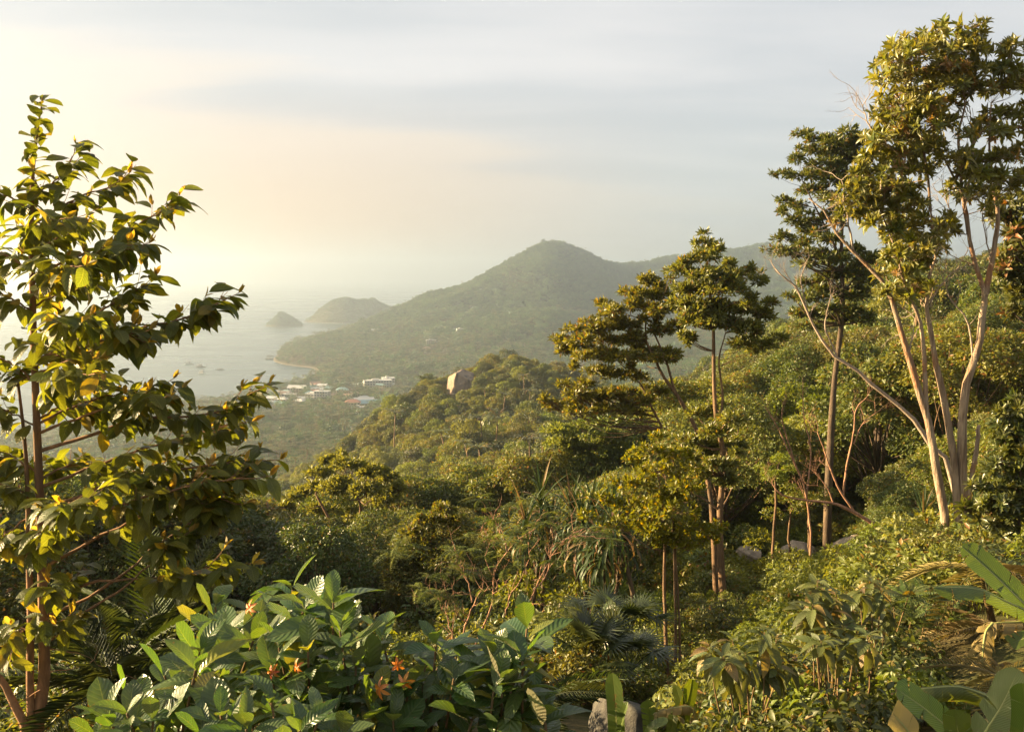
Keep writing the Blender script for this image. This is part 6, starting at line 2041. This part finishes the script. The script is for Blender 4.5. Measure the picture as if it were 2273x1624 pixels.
def boat(px, py, L, label, cabin, seed, dark=True):
    dep = math.atan2(py - 601, FPX)
    Y = CAM_Z / math.tan(dep)
    p = pix(px, py, Y); p[2] = 0
    rt = thing('boat', label, 'boat', (p[0], p[1], 0), 'boats moored in the bay')
    hm = plain_mat('hull_paint_%d' % seed, (0.20, 0.17, 0.14) if dark else (0.45, 0.45, 0.40), .5)
    B = L * .26
    g = Geo()
    st = np.linspace(-.5, .5, 9)
    V = []
    for s in st:
        wv = B / 2 * (1 - max(0, (s - .1) / .4) ** 2.2) * (1 if s > -.45 else .85) + .02
        sh = 1.1 + 1.1 * max(0, s) ** 1.5 * 2 * L / 16
        for y, z in ((-wv, sh), (-wv * .8, -.2), (0, -.7), (wv * .8, -.2), (wv, sh)):
            V.append((s * L, y, z))
    F = [(i * 5 + k, i * 5 + k + 1, i * 5 + k + 6, i * 5 + k + 5) for i in range(8) for k in range(4)]
    F += [(i * 5, i * 5 + 5, i * 5 + 9, i * 5 + 4) for i in range(8)]
    g.add(V, F, [(0, 1, 2), (0, 2, 3), (0, 3, 4)])
    me = lambda n, gg, m: (lambda o: (COL.objects.link(o), setattr(o, 'parent', rt)))(bpy.data.objects.new(n, gg.mesh(n, m, False)))
    me('hull', g, hm)
    if cabin:
        me('cabin', box(Geo(), -L * .36, L * .14, -B * .36, B * .36, 1.15, 3.3), M_white)
        me('upper_deck', box(Geo(), -L * .40, L * .18, -B * .42, B * .42, 3.304, 3.5), hm)
        me('wheelhouse', box(Geo(), -L * .02, L * .13, -B * .25, B * .25, 3.504, 5.2), M_white)
        me('canopy', box(Geo(), -L * .36, L * .15, -B * .4, B * .4, 5.3, 5.45), hm)
        gg = Geo()
        for s in (-.34, -.18):
            for y in (-.36, .36):
                gg.join(tube([(L * s, B * y, 3.45), (L * s, B * y, 5.4)], .06, 5))
        me('canopy_post', gg, hm)
    else:
        me('cabin', box(Geo(), -L * .22, L * .1, -B * .32, B * .32, 1.15, 2.6), M_white)
    me('mast', tube([(L * .05, 0, 1.2), (L * .05, 0, 6.0 if cabin else 4.5)], [.09, .05], 6), hm)
    rt.rotation_euler = (0, 0, wrng(seed).uniform(-.35, .35))


def sea_things():
    boat(420, 807, 15, 'grey boat farthest left in the bay', True, 1, False)
    boat(446, 814, 18, 'dark two-deck boat, the largest in the bay', True, 2)
    boat(449, 828, 12, 'pale boat lying below the large dark one', True, 3, False)
    boat(488, 820, 12, 'low slim boat right of the others', False, 4)
    # islands beyond the headland
    for k, (name, px, Y, prof, label) in enumerate([
        ('island', 629, 2890, [(583, 722), (592, 716), (602, 708), (612, 698), (618, 689), (624, 688), (634, 694), (646, 701), (660, 709), (672, 716), (680, 721)], 'small pointed island beyond the headland'),
        ('island', 772, 3150, [(675, 711), (690, 698), (705, 684), (722, 672), (740, 662), (755, 657), (770, 656), (782, 660), (792, 661), (803, 658), (815, 662), (826, 657), (834, 664), (850, 673), (868, 681), (884, 689), (905, 700), (925, 710)], 'larger two-humped island beyond the headland')]):
        pr = np.array([pix(x, y, Y) for x, y in prof])
        xs, hs = pr[:, 0], np.maximum(pr[:, 2], 0)
        hs = np.maximum(hs - 6, 0); hs[0] = hs[-1] = 0
        dep = (xs[-1] - xs[0]) * .32
        nx, ny = 60, 32
        gx = np.linspace(xs[0] - 4, xs[-1] + 4, nx); gy = np.linspace(-1, 1, ny)
        Hh = np.interp(gx, xs, hs)
        X, Q = np.meshgrid(gx, gy, indexing='ij')
        wdt = np.clip(np.sin(np.pi * np.clip((gx - xs[0]) / (xs[-1] - xs[0]), 0, 1)), .05, 1)[:, None] ** .6
        Z = Hh[:, None] * np.clip(1 - np.abs(Q / np.maximum(wdt, .1)) ** 1.7, -.1, 1) - 1.5
        Z = Z + np.where(Z > 2, fbm(X / 22, Q * dep / 22, 40 + k, 4) * 10, 0)
        Yv = Y + Q * dep
        g = Geo()
        i = np.arange(nx - 1)[:, None] * ny; j = np.arange(ny - 1)[None]
        g.add(np.stack([X, Yv, Z], -1).reshape(-1, 3), np.stack([i + j, i + ny + j, i + ny + j + 1, i + j + 1], -1).reshape(-1, 4))
        o = part(name, g.mesh(name, MAT['land']))
        tag(o, label, kind='structure')
        rng = wrng(50 + k)
        n = 1500 if k == 0 else 6500
        xx = rng.uniform(xs[0], xs[-1], n); qq = rng.uniform(-1, .6, n)
        ii = np.clip(((xx - gx[0]) / (gx[1] - gx[0])).astype(int), 0, nx - 1); jj = np.clip(((qq + 1) / 2 * (ny - 1)).astype(int), 0, ny - 1)
        zz = Z[ii, jj]
        m = zz > 3
        s = rng.uniform(.45, .85, m.sum())
        scatter('island_wood', 'scrub and trees covering the ' + label, PC_FAR, np.column_stack([xx[m], Y + qq[m] * dep, zz[m] - 1.0]), np.stack([s, s, s], 1), np.stack([s * 0, s * 0, rng.uniform(0, 6.28, m.sum())], 1), rng.integers(0, 6, m.sum()))
    # rocks and a jetty at the tip of the headland
    for k, (px, py, L, lab) in enumerate([(601, 790, 8, 'upper flat rock off the tip of the headland'), (598, 796, 9, 'lower flat rock off the tip of the headland'), (640, 805, 8, 'dark rock on the shore of the headland'), (655, 801, 7, 'pale rock on the shore of the headland'), (688, 836, 9, 'dark flat rock in the shallows of the inlet'), (672, 846, 10, 'long flat rock in the shallows near the beach'), (704, 828, 7, 'small flat rock at the head of the inlet')]):
        Y = CAM_Z / math.tan(math.atan2(py - 601, FPX))
        boulder('shore_rock', lab, px, py, Y, L, 4.5, 1.8, ROCK_SHORE, 30 + k, 'rocks along the far shore')


town()
sea_things()
